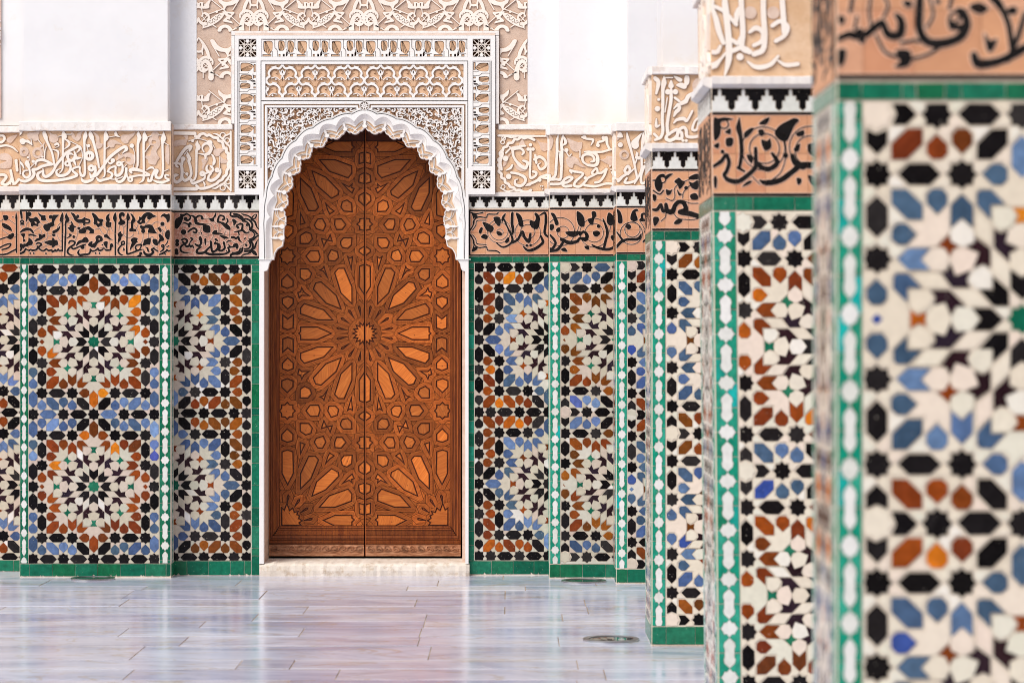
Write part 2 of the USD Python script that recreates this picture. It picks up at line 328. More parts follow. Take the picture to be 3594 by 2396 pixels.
# polished marble: soft lilac and blue-grey clouds drawn out along the slab, fine ochre veins, a tone of its own per slab
mat('marble', {'g': ('geometry', {}), 'o': ('object_info', {}),
    'off': ('vector_math', {'math_type': 'scale', 'vector1': (37.0, 91.0, 13.0)}),
    'add': ('vector_math', {'math_type': 'add'}),
    'mp': ('mapping', {'mapping_type': 'point', 'scale': (0.8, 1.6, 1.0), 'rotation': (0, 0, 0.22)}),
    'n': ('noise_texture', {'scale': 1.5, 'detail': 7.0, 'roughness': 0.60, 'distortion': 0.8}),
    'r': ('rgb_ramp', {'ramp': [(0.22, (0.34, 0.37, 0.48)), (0.42, (0.48, 0.50, 0.60)), (0.55, (0.59, 0.60, 0.68)), (0.75, (0.62, 0.63, 0.67))]}),
    'tv': ('rgb_ramp', {'ramp': [(0, (0.86, 0.86, 0.90)), (0.3, (1.0, 0.97, 1.0)), (0.55, (0.98, 1.02, 1.07)), (0.8, (0.80, 0.80, 0.90)), (1, (1.08, 1.08, 1.07))]}),
    'mul': ('mix', {'mix_type': 'multiply', 'fac': 1.0}),
    'mv': ('mapping', {'mapping_type': 'point', 'scale': (0.7, 1.8, 1.0), 'rotation': (0, 0, -0.4)}),
    'v': ('noise_texture', {'scale': 1.9, 'detail': 8.0, 'roughness': 0.55, 'distortion': 1.1}),
    'vr': ('rgb_ramp', {'ramp': [(0.0, (0, 0, 0)), (0.478, (0, 0, 0)), (0.50, (0.7, 0.7, 0.7)), (0.514, (0, 0, 0)), (1, (0, 0, 0))]}),
    'm': ('mix', {'mix_type': 'mix', 'color2': (0.42, 0.34, 0.25)}),
    'wn': ('noise_texture', {'scale': 3.5, 'detail': 1.0}),
    'b': ('bump', {'strength': 0.02, 'distance': 0.02}),
    'rr': ('map_range', {'from_min': 0.3, 'from_max': 0.7, 'to_min': 0.12, 'to_max': 0.24}),
    'p': ('principled_bsdf', {'specular_ior_level': 0.5})},
    [('o.random', 'off.scale'), ('g.position', 'add.vector1'), ('off.vector', 'add.vector2'), ('add.vector', 'mp.vector'), ('mp.vector', 'n.vector'), ('n.fac', 'r.fac'),
     ('o.random', 'tv.fac'), ('r.color', 'mul.color1'), ('tv.color', 'mul.color2'), ('add.vector', 'mv.vector'), ('mv.vector', 'v.vector'), ('v.fac', 'vr.fac'), ('vr.color', 'm.fac'),
     ('mul.color', 'm.color1'), ('m.color', 'p.base_color'), ('g.position', 'wn.vector'), ('wn.fac', 'b.height'), ('b.normal', 'p.normal'), ('n.fac', 'rr.value'), ('rr.result', 'p.roughness')])
matte('slab_joint', (0.16, 0.11, 0.075), (0.40, 0.32, 0.25), scale=3)
matte('dust_ground', (0.42, 0.36, 0.30), (0.50, 0.44, 0.37), scale=0.4)
mat('steel', {'p': ('principled_bsdf', {'base_color': (0.45, 0.45, 0.46), 'metallic': 1.0, 'roughness': 0.28})}, [])
mat('lamp_glass', {'p': ('principled_bsdf', {'base_color': (0.03, 0.032, 0.033), 'roughness': 0.04, 'specular_ior_level': 0.9})}, [])
mat('shadow_black', {'p': ('principled_bsdf', {'base_color': (0.01, 0.008, 0.006), 'roughness': 0.9})}, [])
matte('opposite_plaster', (0.50, 0.40, 0.33), (0.60, 0.50, 0.43), scale=1.5)
matte('glaze_dado', (0.12, 0.15, 0.15), (0.30, 0.26, 0.22), scale=9, rough=.3)
matte('spandrel_tan', (0.15, 0.075, 0.04), (0.52, 0.32, 0.20), scale=60, bump=.5, bscale=150)
matte('surround_white', (0.76, 0.74, 0.725), (0.80, 0.785, 0.775), scale=4, bump=0.2, bscale=40, stain=(0.66, 0.56, 0.48), stainpos=(0.62, 0.9))
matte('grout_cream', (0.64, 0.56, 0.455), (0.70, 0.62, 0.51), scale=14, rough=.5, bump=.3, bscale=120)
# ------------------------------------------------------------------ zellij: cut-tile mosaic, all measured in half-widths of the small star
R2 = math.sqrt(2); L1 = 2 + 2 * R2; L2 = 4 + 2 * R2; A1 = L1 + L2; Y0 = 2 * L1 + L2
def star8(c, h=1.0):
    return [(c[0] + (h * R2 if i % 2 == 0 else 1.0824 * h) * math.cos(i * PI / 8), c[1] + (h * R2 if i % 2 == 0 else 1.0824 * h) * math.sin(i * PI / 8)) for i in range(16)]
def rot2(p, a): return [(x * math.cos(a) - y * math.sin(a), x * math.sin(a) + y * math.cos(a)) for x, y in p]
def hexa(c, a): return [(x + c[0], y + c[1]) for x, y in rot2([(-2, 0), (-1, -1), (1, -1), (2, 0), (1, 1), (-1, 1)], a)]
def almond(tip, a):   # a = direction in which the tip points
    q = [(0, 0), (-1, 1), (-1, 1.85), (-0.5, 2.41), (0.5, 2.41), (1, 1.85), (1, 1)]
    return [(x + tip[0], y + tip[1]) for x, y in rot2([(-y2, x2) for x2, y2 in q], a)]
WEDGE = [
 ('star_tile', 'C', star8((0, 0))),
 ('arrow_tile', 'K', [(0, 1.414), (1, 2.414), (1, 4.1), (0, 3.4), (-1, 4.1), (-1, 2.414)]),
 ('arrow_tile', 'K', [(1, 1), (2.35, 1.0), (3.6, 2.4), (2.4, 2.4), (2.4, 3.6), (1.0, 2.35)]),
 ('kite_tile', 'W', [(0, 3.4), (1, 4.1), (1, 5.25), (.15, 5.68), (-.15, 5.68), (-1, 5.25), (-1, 4.1)]),
 ('kite_tile', 'W', [(0.15, 5.7), (1.35, 6.2), (1.1, 7.2), (.55, 7.65), (-.55, 7.65), (-1.1, 7.2), (-1.35, 6.2), (-.15, 5.7)]),
 ('claw_tile', 'P', [(2.4, 7.5), (2.4, 5.74), (.98, 4.4), (1, 5.27), (.2, 5.7), (1.35, 6.2), (1.1, 7.15), (1.84, 7.05)]),
 ('claw_tile', 'P', [(3.85, 6.7), (2.45, 5.7), (2.45, 4.0), (3.1, 4.37), (3.95, 4.0), (3.5, 5.35), (4.62, 5.8), (3.87, 6.2)]),
 ('rhombus_tile', 'W', [(2.4, 5.55), (2.4, 3.8), (1, 2.5), (1, 4.3)]),
 ('rhombus_tile', 'W', [(3.75, 8.9), (3.75, 6.76), (2.45, 5.8), (2.45, 7.75)]),
 ('kite_tile', 'W', [(2.42, 2.42), (2.42, 3.75), (3.1, 4.35), (3.95, 3.95), (4.35, 3.1), (3.75, 2.42)]),
 ('kite_tile', 'W', [(3.98, 3.98), (3.5, 5.3), (4.7, 5.8), (5.55, 5.55), (5.8, 4.7), (5.3, 3.5)]),
 ('cross_tile', 'X', [(5.9, 6.85), (6.85, 5.9), (6.2, 5.6), (5.85, 4.95), (5.55, 5.55), (4.95, 5.85), (5.6, 6.2)]),
 ('kite_tile', 'W', [(4.83, 8.0), (5.8, 7.15), (5.75, 6.2), (4.95, 5.82), (4.65, 5.82), (3.87, 6.2), (3.87, 7.1)]),
 ('arrow_tile', 'R', [(4.83, 10.2), (5.8, 9.2), (5.8, 7.2), (4.83, 8.05), (3.87, 7.2), (3.87, 9.2)]),
 ('bent_arrow_tile', 'R', [(1.2, 9.2), (2.45, 10.45), (3.45, 10.45), (3.75, 10.15), (3.75, 9.15), (2.5, 7.85), (2.5, 9.2)]),
 ('kite_tile', 'W', [(.95, 9.05), (2.38, 9.05), (2.38, 7.65), (1.8, 7.08), (1.0, 7.4), (.45, 8.35)]),
 ('cross_tile', 'X', [(-.85, 9.02), (.85, 9.02), (.38, 8.35), (.62, 7.6), (0, 7.75), (-.62, 7.6), (-.38, 8.35)]),
 ('almond_tile', 'R', almond((L2, 8.243), -PI / 2)),
 ('hexagon_tile', 'R', hexa((9.243, 9.243), PI / 4)),
]
def rosette(cols, gapx='A', corner=False):
    """one rosette square with its frame, centred on (0,0); gapx: how the frame closes at the sides"""
    out = []
    def put(k, c, p):
        out.append((k, c, p))
    for k, c, p in WEDGE:
        for m in ((1, 0, 0, 1), (-1, 0, 0, 1), (1, 0, 0, -1), (-1, 0, 0, -1), (0, 1, 1, 0), (0, -1, 1, 0), (0, 1, -1, 0), (0, -1, -1, 0)):
            put(k, c, [(m[0] * x + m[1] * y, m[2] * x + m[3] * y) for x, y in p])
    for sx in (-1, 1):
        for sy in (-1, 1):
            put('star_tile', 'K', star8((sx * A1, sy * A1)))
            put('star_tile', 'K', star8((sx * L1, sy * A1))); put('star_tile', 'K', star8((sx * A1, sy * L1)))
            put('hexagon_tile', 'K', hexa((sx * 8.243, sy * A1), 0)); put('hexagon_tile', 'K', hexa((sx * A1, sy * 8.243), PI / 2))
            put('almond_tile', 'R', almond((sx * 3.414, sy * A1), 0 if sx > 0 else PI))
            put('almond_tile', 'R', almond((sx * A1, sy * 3.414), PI / 2 if sy > 0 else -PI / 2))
    def gap(T, hx):     # the band of slanted pieces beyond the frame; T maps (along, out) -> (u, v)
        def t(k, c, p): put(k, c, [T(*q) for q in p])
        t('hexagon_tile', hx, hexa((0, 13.07), PI / 2))
        for s in (-1, 1):
            f = lambda p: [(s * x, y) for x, y in p]
            t('hexagon_tile', 'K', f(hexa((2.414, 14.07), -PI / 4)))
            t('almond_tile', 'G', f(almond((L1, 13.07), -PI / 2)))
            t('almond_tile', 'G', f(almond((L2, 15.07), PI / 2)))
            t('hexagon_tile', 'G', f(hexa((9.243, 14.07), -PI / 4)))
            t('almond_tile', 'G', f(almond((A1, 13.07), -PI / 2)))
    for sy in (-1, 1):
        gap(lambda a, o, sy=sy: (a, sy * o), 'R')
        for i in (-2, -1, 0, 1, 2):
            if corner and abs(i) == 2: continue
            put('star_tile', 'K', star8((i * L2, sy * Y0)))
        for i in (-1.5, -.5, .5, 1.5):
            if corner and abs(i) > 1: continue
            put('hexagon_tile', 'H', hexa((i * L2, sy * Y0), 0))
        for sx in (-1, 1):
            if gapx == 'B':
                put('hexagon_tile', 'G', hexa((sx * 14.07, sy * 14.07), PI / 4 if sx * sy > 0 else -PI / 4))
                put('star_tile', 'K', star8((sx * Y0, sy * Y0)))
                put('almond_tile', 'K', [(sx * x, sy * y) for x, y in almond((Y0, 15.07), PI / 2)])
    for sx in (-1, 1):
        if gapx == 'B':
            gap(lambda a, o, sx=sx: (sx * o, a), 'R')
            for v in (0, -L2, L2): put('star_tile', 'K', star8((sx * Y0, v)))
            for v in (3.414, 10.24): put('hexagon_tile', 'K', hexa((sx * Y0, v), PI / 2)); put('hexagon_tile', 'K', hexa((sx * Y0, -v), PI / 2))
        else:
            put('diamond_tile', 'R', [(sx * A1 + .6, 0), (sx * A1, .6), (sx * A1 - .6, 0), (sx * A1, -.6)])
            if not corner:
                for sy in (-1, 0, 1): put('star_tile', 'K', star8((sx * 2 * L2, sy * Y0)))
                for sy in (-1, 1):
                    put('hexagon_tile', 'K', hexa((sx * 2 * L2, sy * 3.414), PI / 2)); put('hexagon_tile', 'G', hexa((sx * 2 * L2, sy * 13.07), PI / 2))
                    put('almond_tile', 'G', almond((sx * 2 * L2, sy * 8.30), PI / 2 * sy)); put('almond_tile', 'G', almond((sx * 2 * L2, sy * 8.19), -PI / 2 * sy))
    if corner:
        out2 = []
        for k, c, p in out:    # the last almonds and hexagons at the pillar corner are notched for a white star
            cx, cy = np.mean(p, 0)
            if k == 'almond_tile' and abs(abs(cx) - A1) < .3 and abs(cy) > 13: continue
            out2.append((k, c, p))
        out[:] = out2
        for sx in (-1, 1):
            for sy in (-1, 1):
                f = lambda p: [(sx * x, sy * y) for x, y in p]
                put('star_tile', 'W', f(star8((A1, Y0))))
                put('notched_tile', 'K', f([(8.243, Y0), (9.243, Y0 - 1), (10.64, Y0 - 1), (10.2, Y0), (10.64, Y0 + 1), (9.243, Y0 + 1)]))
                put('notched_tile', 'K', f([(A1, 13.07), (A1 - 1, 14.07), (A1 - 1, 15.47), (A1, 15.03), (A1 + 1, 15.47), (A1 + 1, 14.07)]))
    return out

COLMAT = {'K': 'glaze_black', 'P': 'glaze_plum', 'W': 'glaze_white'}
def zellij(part, fr, cx, cys, hx, hy, clip, ring, gapc, crossc, gapx, corner=False, vis=None, centre='glaze_green', mixrow=0.25, seed=1, only_stuff=False, white='glaze_white', shrink=1.0):
    """lay the mosaic on frame fr inside clip (x0,y0,x1,y1); part = the mortar bed the tiles belong to"""
    rr = random.Random(seed)
    seen, items = set(), []
    cb = sbox(*clip)
    for i, cy in enumerate(cys):
        for k, c, p in rosette(None, gapx, corner):
            q = [(cx + x * hx, cy - y * hy) for x, y in p]
            m = np.mean(q, 0); key = (round(m[0] / 3), round(m[1] / 3))
            if any((key[0] + a, key[1] + b) in seen for a in (-1, 0, 1) for b in (-1, 0, 1)): continue
            seen.add(key)
            q = [(x + rr.uniform(-.35, .35) * hx / 15, y + rr.uniform(-.35, .35) * hx / 15) for x, y in q]
            pg = Polygon(q).buffer(0)
            if not cb.contains(pg): pg = pg.intersection(cb.buffer(-.3))
            for pp in polys(pg):
                if pp.area < 0.35 * hx * hy * .3: continue
                items.append((k, c, pp))
    g = 0.042 * hx
    covered = unary_union([p.buffer(g * .5, join_style=2) for _, _, p in items])
    rest = cb.difference(covered).buffer(-g * .55, join_style=2).buffer(0)
    whites = sorted([p.simplify(.25) for p in polys(rest) if p.area > .12 * hx * hy], key=lambda p: -p.area)
    matfor = {'C': centre, 'R': ring, 'G': gapc, 'X': crossc, 'H': 'glaze_black', **COLMAT, 'W': white}
    loose = {}
    counts = {}
    def emit(name, m, p, isw):
        mb = MB()
        p = p.buffer(-g * .5, join_style=2) if not isw else p
        p = max(polys(p), key=lambda q: q.area, default=None)
        if p is None: return
        p = Polygon(p.exterior.simplify(.15))
        c = p.centroid
        hidden = only_stuff or (vis is not None and not (vis[0] <= c.x <= vis[2] and vis[1] <= c.y <= vis[3]))
        counts[name] = counts.get(name, 0) + (not hidden)
        if hidden or counts[name] > 290:
            loose.setdefault(m, MB()).prism(p, fr, 0.0004, 0.003, bev=.03 * hx, jit=.006); return
        mb.prism(p, fr, 0.0004, 0.0024 + rr.uniform(-.0003, .0003), bev=.025 * hx, jit=.006)
        mb.build(name, m, part)
    for k, c, p in items:
        if shrink < 1 and c != 'W':
            sk = shrink if k in ('star_tile', 'hexagon_tile', 'almond_tile', 'notched_tile', 'diamond_tile') else (1 + shrink) / 2
            p = affinity.scale(p, sk * rr.uniform(.97, 1.03), sk * rr.uniform(.97, 1.03))
        m = matfor[c]
        if c == 'H' and rr.random() < mixrow: m = gapc if rr.random() < .6 else m
        if m == 'glaze_blue' and k in ('arrow_tile', 'bent_arrow_tile'): m = 'glaze_blue'
        emit(k, m, p, False)
    for p in whites: emit('white_tile' if p.area > 2.2 * hx * hy else 'filler_tile', white, p, True)
    for m, mb in loose.items():
        mb.build('mosaic_pieces', m, part, kind='stuff')

def bed(parent, fr, clip, name='tile_panel', matname='grout', d=0.0, thick=0.012, label=None):
    mb = MB(); mb.prism(sbox(*clip), fr, d - thick, d)
    return mb.build(name, matname, parent, label=label)

BOTTLE = [(0, -31), (7.5, -21), (8.6, -13), (7, -9), (7, 9), (8.6, 13), (7.5, 21), (0, 31), (-7.5, 21), (-8.6, 13), (-7, 9), (-7, -9), (-8.6, -13), (-7.5, -21)]
STARB = [(0, -18), (4.5, -11.5), (9, -12), (10, -7.5), (14, 0), (10, 7.5), (9, 12), (4.5, 11.5), (0, 18), (-4.5, 11.5), (-9, 12), (-10, 7.5), (-14, 0), (-10, -7.5), (-9, -12), (-4.5, -11.5)]
def bead_strip(part, fr, x0, x1, y0, y1, period, start, green='glaze_teal', seed=3, only_stuff=False):
    """upright border: white bottle and star pieces let into green ones; start = centre of the first star"""
    rr = random.Random(seed); w = x1 - x0; cx = (x0 + x1) / 2; sc = w / 37.0; sy = period / 100.0
    cb = sbox(x0, y0, x1, y1); whites = []
    y = start - 3 * period
    while y < y1 + period:
        whites.append(('star_piece', Polygon([(cx + a * sc, y + b * sy) for a, b in STARB])))
        whites.append(('bottle_piece', Polygon([(cx + a * sc * 1.15, y + period / 2 + b * sy) for a, b in BOTTLE])))
        y += period
    ws = unary_union([p.buffer(.4 * sc) for _, p in whites])
    cuts, y = [], start - 3 * period
    while y < y1 + period:
        cuts += [sbox(x0 - 1, y - .7 * sc, x1 + 1, y + .7 * sc), sbox(x0 - 1, y + period / 2 - .7 * sc, x1 + 1, y + period / 2 + .7 * sc)]; y += period
    spine = sbox(cx - .5 * sc, y0, cx + .5 * sc, y1)
    greens = cb.buffer(-.8 * sc).difference(unary_union([ws, spine] + cuts))
    loose = {}
    def put(name, m, p):
        for q in polys(p.intersection(cb.buffer(-.6 * sc))):
            if q.area < 14 * sc * sy: continue
            if only_stuff: loose.setdefault(m, MB()).prism(q, fr, .0004, .003, bev=.4 * sc)
            else: mb = MB(); mb.prism(q.simplify(.2), fr, .0004, .0031 + rr.uniform(-.0003, .0003), bev=.4 * sc, jit=.006); mb.build(name, m, part)
    for n, p in whites: put(n, 'glaze_milk', p)
    put('border_tile', green, greens)
    for m, mb in loose.items(): mb.build('border_pieces', m, part, kind='stuff')

def course(part, fr, x0, x1, y0, y1, lens, m='glaze_green', seed=5, gap=1.0, name='course_tile', ragged=0.0, vertical=False, only_stuff=False):
    """a single row of plain rectangular glazed tiles"""
    rr = random.Random(seed); loose = MB()
    a, end = (y0, y1) if vertical else (x0, x1)
    i = 0
    while a < end - 2:
        L = lens[i % len(lens)] * rr.uniform(.94, 1.06); i += 1
        b = min(a + L, end)
        if end - b < .15 * L: b = end
        q = (x0, a, x1, b) if vertical else (a, y0, b, y1)
        P = [(q[0] + gap / 2, q[1] + gap / 2), (q[2] - gap / 2, q[1] + gap / 2), (q[2] - gap / 2, q[3] - gap / 2), (q[0] + gap / 2, q[3] - gap / 2)]
        P = [(x + rr.uniform(-.35, .35) * gap, y + rr.uniform(-.35, .35) * gap) for x, y in P]
        pg = Polygon(P)
        if ragged:   # chipped lower edge
            for _ in range(2): pg = pg.difference(Polygon([(px0 := rr.uniform(q[0], q[2]), q[3] + 1), (px0 + rr.uniform(4, 14) * gap, q[3] + 1), (px0 + rr.uniform(0, 8), q[3] - rr.uniform(.5, 3.5) * ragged)]).buffer(.3))
        mm = m if rr.random() < (.82 if seed == 39 else .999) else ('glaze_teal' if m == 'glaze_green' else m)
        if only_stuff: loose.prism(pg, fr, .0004, .003, bev=.4 * gap)
        else:
            mb = MB(); mb.prism(pg, fr, .0004, .0034 + rr.uniform(-.0003, .0003), bev=.5 * gap, jit=.006); mb.build(name, mm, part)
        a = b
    if only_stuff: loose.build('plain_tiles', m, part, kind='stuff')

def merlons(part, fr, x0, x1, y0, y1, period, start, only_stuff=False, seed=9):
    """black and white stepped battlement tiles: white merlons below, black ones hanging between"""
    h = y1 - y0; rr = random.Random(seed)
    stepx = [0, .075, .075, .23, .23, .36, .36, .5]   # half outline of a white merlon (fractions of the period / height)
    stepy = [.02, .10, .32, .32, .52, .52, .82, .93]
    cb = sbox(x0 + .4, y0, x1 - .4, y1); loose = {}
    def put(name, m, P):
        for q in polys(Polygon(P).buffer(-.012 * period, join_style=2).intersection(cb)):
            if q.area < .01 * period * h: continue
            if only_stuff: loose.setdefault(m, MB()).prism(q, fr, .0004, .003, bev=.01 * period)
            else: mb = MB(); mb.prism(q, fr, .0004, .0031 + rr.uniform(-.0003, .0003), bev=.01 * period, jit=.006); mb.build(name, m, part)
    c = start - 3 * period
    while c < x1 + period:
        rt = [(c + a * period, y0 + b * h) for a, b in zip(stepx, stepy)]
        lf = [(c - a * period, y0 + b * h) for a, b in zip(stepx, stepy)]
        put('merlon_tile', 'glaze_milk', lf[::-1] + rt[1:] + [(c + .5 * period, y1), (c - .5 * period, y1)])
        n = c + period
        lf2 = [(n - a * period, y0 + b * h) for a, b in zip(stepx, stepy)]
        put('hanging_merlon_tile', 'glaze_black', [(c + .03 * period, y0 + .01 * h)] + rt + lf2[::-1][1:] + [(n - .03 * period, y0 + .01 * h)])
        c += period
    for m, mb in loose.items(): mb.build('merlon_pieces', m, part, kind='stuff')

def band(part, fr, xs, ys, trace, m='terracotta', lines=None, d=.0005, border=None, only_stuff=False):
    """painted-and-scraped tile frieze: xs/ys = joints; trace = shapely black glaze in the same units"""
    w = (xs[-1] - xs[0]) / 400.0
    gp = max(.5, .0007 / fr.k)
    for j in range(len(ys) - 1):
        for i in range(len(xs) - 1):
            cell = sbox(xs[i] + gp / 2, ys[j] + gp / 2, xs[i + 1] - gp / 2, ys[j + 1] - gp / 2)
            mb = MB(); mb.prism(cell, fr, d, d + .003 + rng.uniform(-.0003, .0003), bev=gp * .4, jit=.003)
            t = mb.build('band_tile', m, part)
            if trace is not None:
                g = trace.intersection(cell.buffer(-gp * .3))
                rim = g.buffer(1.3 * gp ** .0 * (fr.k and .0019 / fr.k)).intersection(cell.buffer(-gp * .6)).difference(g)
                mb = MB(); mb.prism(rim, fr, d + .0025, d + .0038); mb.build('scraped_edge', 'scraped', t)
                mb = MB(); mb.prism(g, fr, d + .0025, d + .0050)
                mb.build('painted_glaze', 'glaze_ink', t)
# ------------------------------------------------------------------ the inscriptions, brush stroke by brush stroke
T = {}
T['s1a'] = (60, 450, 7.468, '''
s 75 255,850,30 270,930,130 310,1030,70 345,1150,60 345,1230,70 290,1290,70 220,1290,70 160,1210,60 190,1130,50 280,1110,40
s 80 930,950,70 800,965,80 640,1010,85 520,1080,80 420,1090,80 440,1150,90 450,1220,85 380,1320,80 250,1390,80 130,1385,75 60,1340,50
s 75 500,990,20 500,900,60 560,845,75 680,835,80 800,880,75 930,950,70
s 90 732,40,10 715,120,90 750,230,120 780,320,80 850,480,70 920,640,60 960,820,60 990,1000,50
s 75 1570,650,20 1640,570,60 1660,520,80 1600,485,80 1480,545,80 1300,650,80 1180,790,75 1040,960,75 975,1090,75 880,1210,85 760,1275,85 690,1220,75 695,1120,50 680,1065,20
s 80 670,1125,50 560,1190,80 550,1280,90 620,1360,90 800,1385,85 1100,1365,80 1400,1310,80 1570,1240,80 1530,1180,70 1460,1120,60 1490,1055,60 1640,1020,60 1650,1130,50 1690,1240,80 1760,1235,80 1785,1120,65 1775,800,55 1770,500,60 1770,340,70 1790,220,120 1800,130,70 1805,60,10
s 70 1215,60,10 1225,150,100 1245,235,140 1215,300,70 1210,600,60 1205,900,55 1200,1050,50 1160,1140,35 1100,1200,20
o 55 60 1325,930
s 80 1380,900,60 1410,1030,70 1370,1150,75 1260,1230,85 1100,1250,85 1035,1170,65 1060,1100,50 1150,1065,20
s 70 1920,70,10 1920,150,80 1955,230,130 1990,330,70 2040,500,65 2100,690,60
o 90 90 1900,730
s 30 1900,680 1915,770
o 60 75 1950,1050
s 70 2050,1010,70 2060,1130,75 2000,1250,80 1930,1240,60 1910,1170,30
s 80 1690,1310,30 1730,1385,80 1830,1405,90 1960,1360,70 2020,1315,20
s 60 65,870,40 120,930,60 160,990,50 190,1060,20
s 45 65,830 70,950 90,1200
s 90 1330,760 1340,690,70 1420,670,60 1480,710,20
s 80 1330,760,70 1360,830,80 1450,850,80 1530,760,100 1520,650,50 1490,590,20
s 70 1530,780,100 1600,790,80 1690,780,20
s 70 1490,850,70 1520,920,60 1550,990,20
s 60 1240,290,20 1340,340,60 1380,420,60 1330,490,50 1250,550,20
s 25 370,290 400,450
s 24 560,310 650,430
s 24 690,450 715,600 720,800
s 24 780,490 740,600 730,810
s 24 340,1050 470,920
s 24 1290,165 1430,165
s 24 1090,220 1190,190
s 24 1400,350 1600,450
s 24 1690,520 1720,760 1630,980
s 24 1820,430 1870,590
d 45 1880,465 160,350 430,875
d 30 290,770 670,755
p 70,320 150,270 240,310 300,310 370,380 390,450 300,400 230,380 190,430 110,420
s 40 60,200,20 110,120,70 130,60,20
s 45 1000,440,60 1060,410,70 1100,470,30 1000,520,20
s 60 930,560,20 1060,600,60 1090,680,50 1070,830,20
@b
p 260,180 320,110 400,110 520,90 600,40 590,130 560,190 580,280 520,340 440,340 390,280 310,290
o 85 95 180,620
o 110 75 540,650
s 60 620,500 680,450,60 730,380,20
p 820,60 880,120 960,160 1040,170 1090,260 1060,350 960,395 860,350 840,260 860,180
p 1420,90 1500,150 1540,230 1580,140 1700,70 1760,60 1690,160 1670,270 1590,345 1500,310 1430,230
s 50 320,700 330,800 310,860
''')
T['s1b'] = (320, 450, 7.468, '''
s 80 390,65,10 385,150,90 400,250,140 365,340,70 360,500,60 355,800,60 350,1000,60 365,1150,55 350,1260,40 290,1300,20
s 70 650,70,10 650,150,90 680,200,60 760,235,20
s 24 470,240 640,210
s 80 820,670,20 880,610,50 930,560,90 910,500,90 830,510,85 640,640,85 480,780,85 350,960,75 230,1130,80 130,1240,85 0,1290,70
s 60 0,90,10 20,200,90 60,300,50 100,500,70 140,650,70 180,850,65 215,1040,50
s 80 1250,80,10 1240,160,90 1270,260,110 1230,420,70 1230,700,65 1225,950,60 1200,1060,40
s 80 1410,80,10 1400,170,90 1420,270,140 1385,370,75 1380,700,65 1385,1000,60 1385,1250,65 1360,1370,60 1260,1445,20
s 80 1060,1170,60 1030,1110,90 1110,1080,100 1250,1100,90 1400,1150,60 1530,1230,60 1400,1240,70 1250,1240,60 1100,1270,60 1030,1280,70
o 50 60 1030,1345
s 75 960,1290,50 925,1180,60 925,1060,75
s 75 925,1060,60 920,1180,70 880,1310,80 790,1400,80 700,1400,75 650,1330,50 660,1290,20
s 60 440,1140,60 500,1050,60 640,1010,60 640,1120,55 650,1230,80 740,1230,85 820,1130,75 830,1000,60 810,940,50
o 45 65 735,935
s 75 440,1140,60 520,1170,60 560,1230,70 500,1310,70 350,1350,75 220,1380,80 150,1310,40
s 30 400,1310 600,1345 760,1310 830,1270
s 60 810,900,50 870,880,20
d 60 575,850 1070,465
s 50 440,880,20 500,930,60 570,900,50
s 75 1500,1310,40 1510,1390,80 1580,1360,75 1600,1260,70 1680,1120,85 1740,1120,80 1700,1220,75 1720,1290,80 1800,1310,75 1870,1230,65 1890,1000,60 1880,700,60 1875,400,70 1900,280,140 1900,180,80 1905,90,10
s 65 1620,1360,20 1730,1410,70 1880,1420,75 2040,1370,60
s 55 1460,1100,20 1550,1040,60 1620,1040,60 1660,1090,30
s 50 2040,1340 1960,1310,60 1950,1230,50 2040,1240,40
s 22 1090,500 1140,640 1150,850 1100,1050
s 24 1480,240 1580,200
s 24 1780,185 1860,185
s 24 1410,630 1540,450
s 24 1920,380 2030,450
s 24 1920,1130 2030,1080
s 24 870,1030 930,960
s 24 390,540 470,490
@b
p 20,90 130,130 220,230 235,380 310,410 280,500 190,550 110,510 100,420 130,380 120,230
p 430,430 470,330 570,305 700,345 810,440 690,420 630,430 600,500 500,510
p 770,230 840,170 960,170 1080,140 1165,85 1130,190 1000,320 980,380 900,410 800,350
p 700,630 780,700 900,650 1030,650 1140,720 1150,850 1110,940 1010,970 910,900 880,760 780,800 660,860 700,760
h 915,780 960,765 1030,790 1030,850 980,880 925,850
p 1600,120 1690,80 1780,140 1770,250 1820,360 1800,480 1720,600 1760,720 1800,780 1740,860 1690,960 1600,960 1510,930 1480,830 1420,790 1430,720 1540,720 1560,620 1600,520 1640,470 1530,440 1500,320 1540,230
h 1600,330 1650,320 1700,350 1690,390 1620,410 1590,380
p 1960,500 2040,450 2045,940 1960,880 1940,780
''')
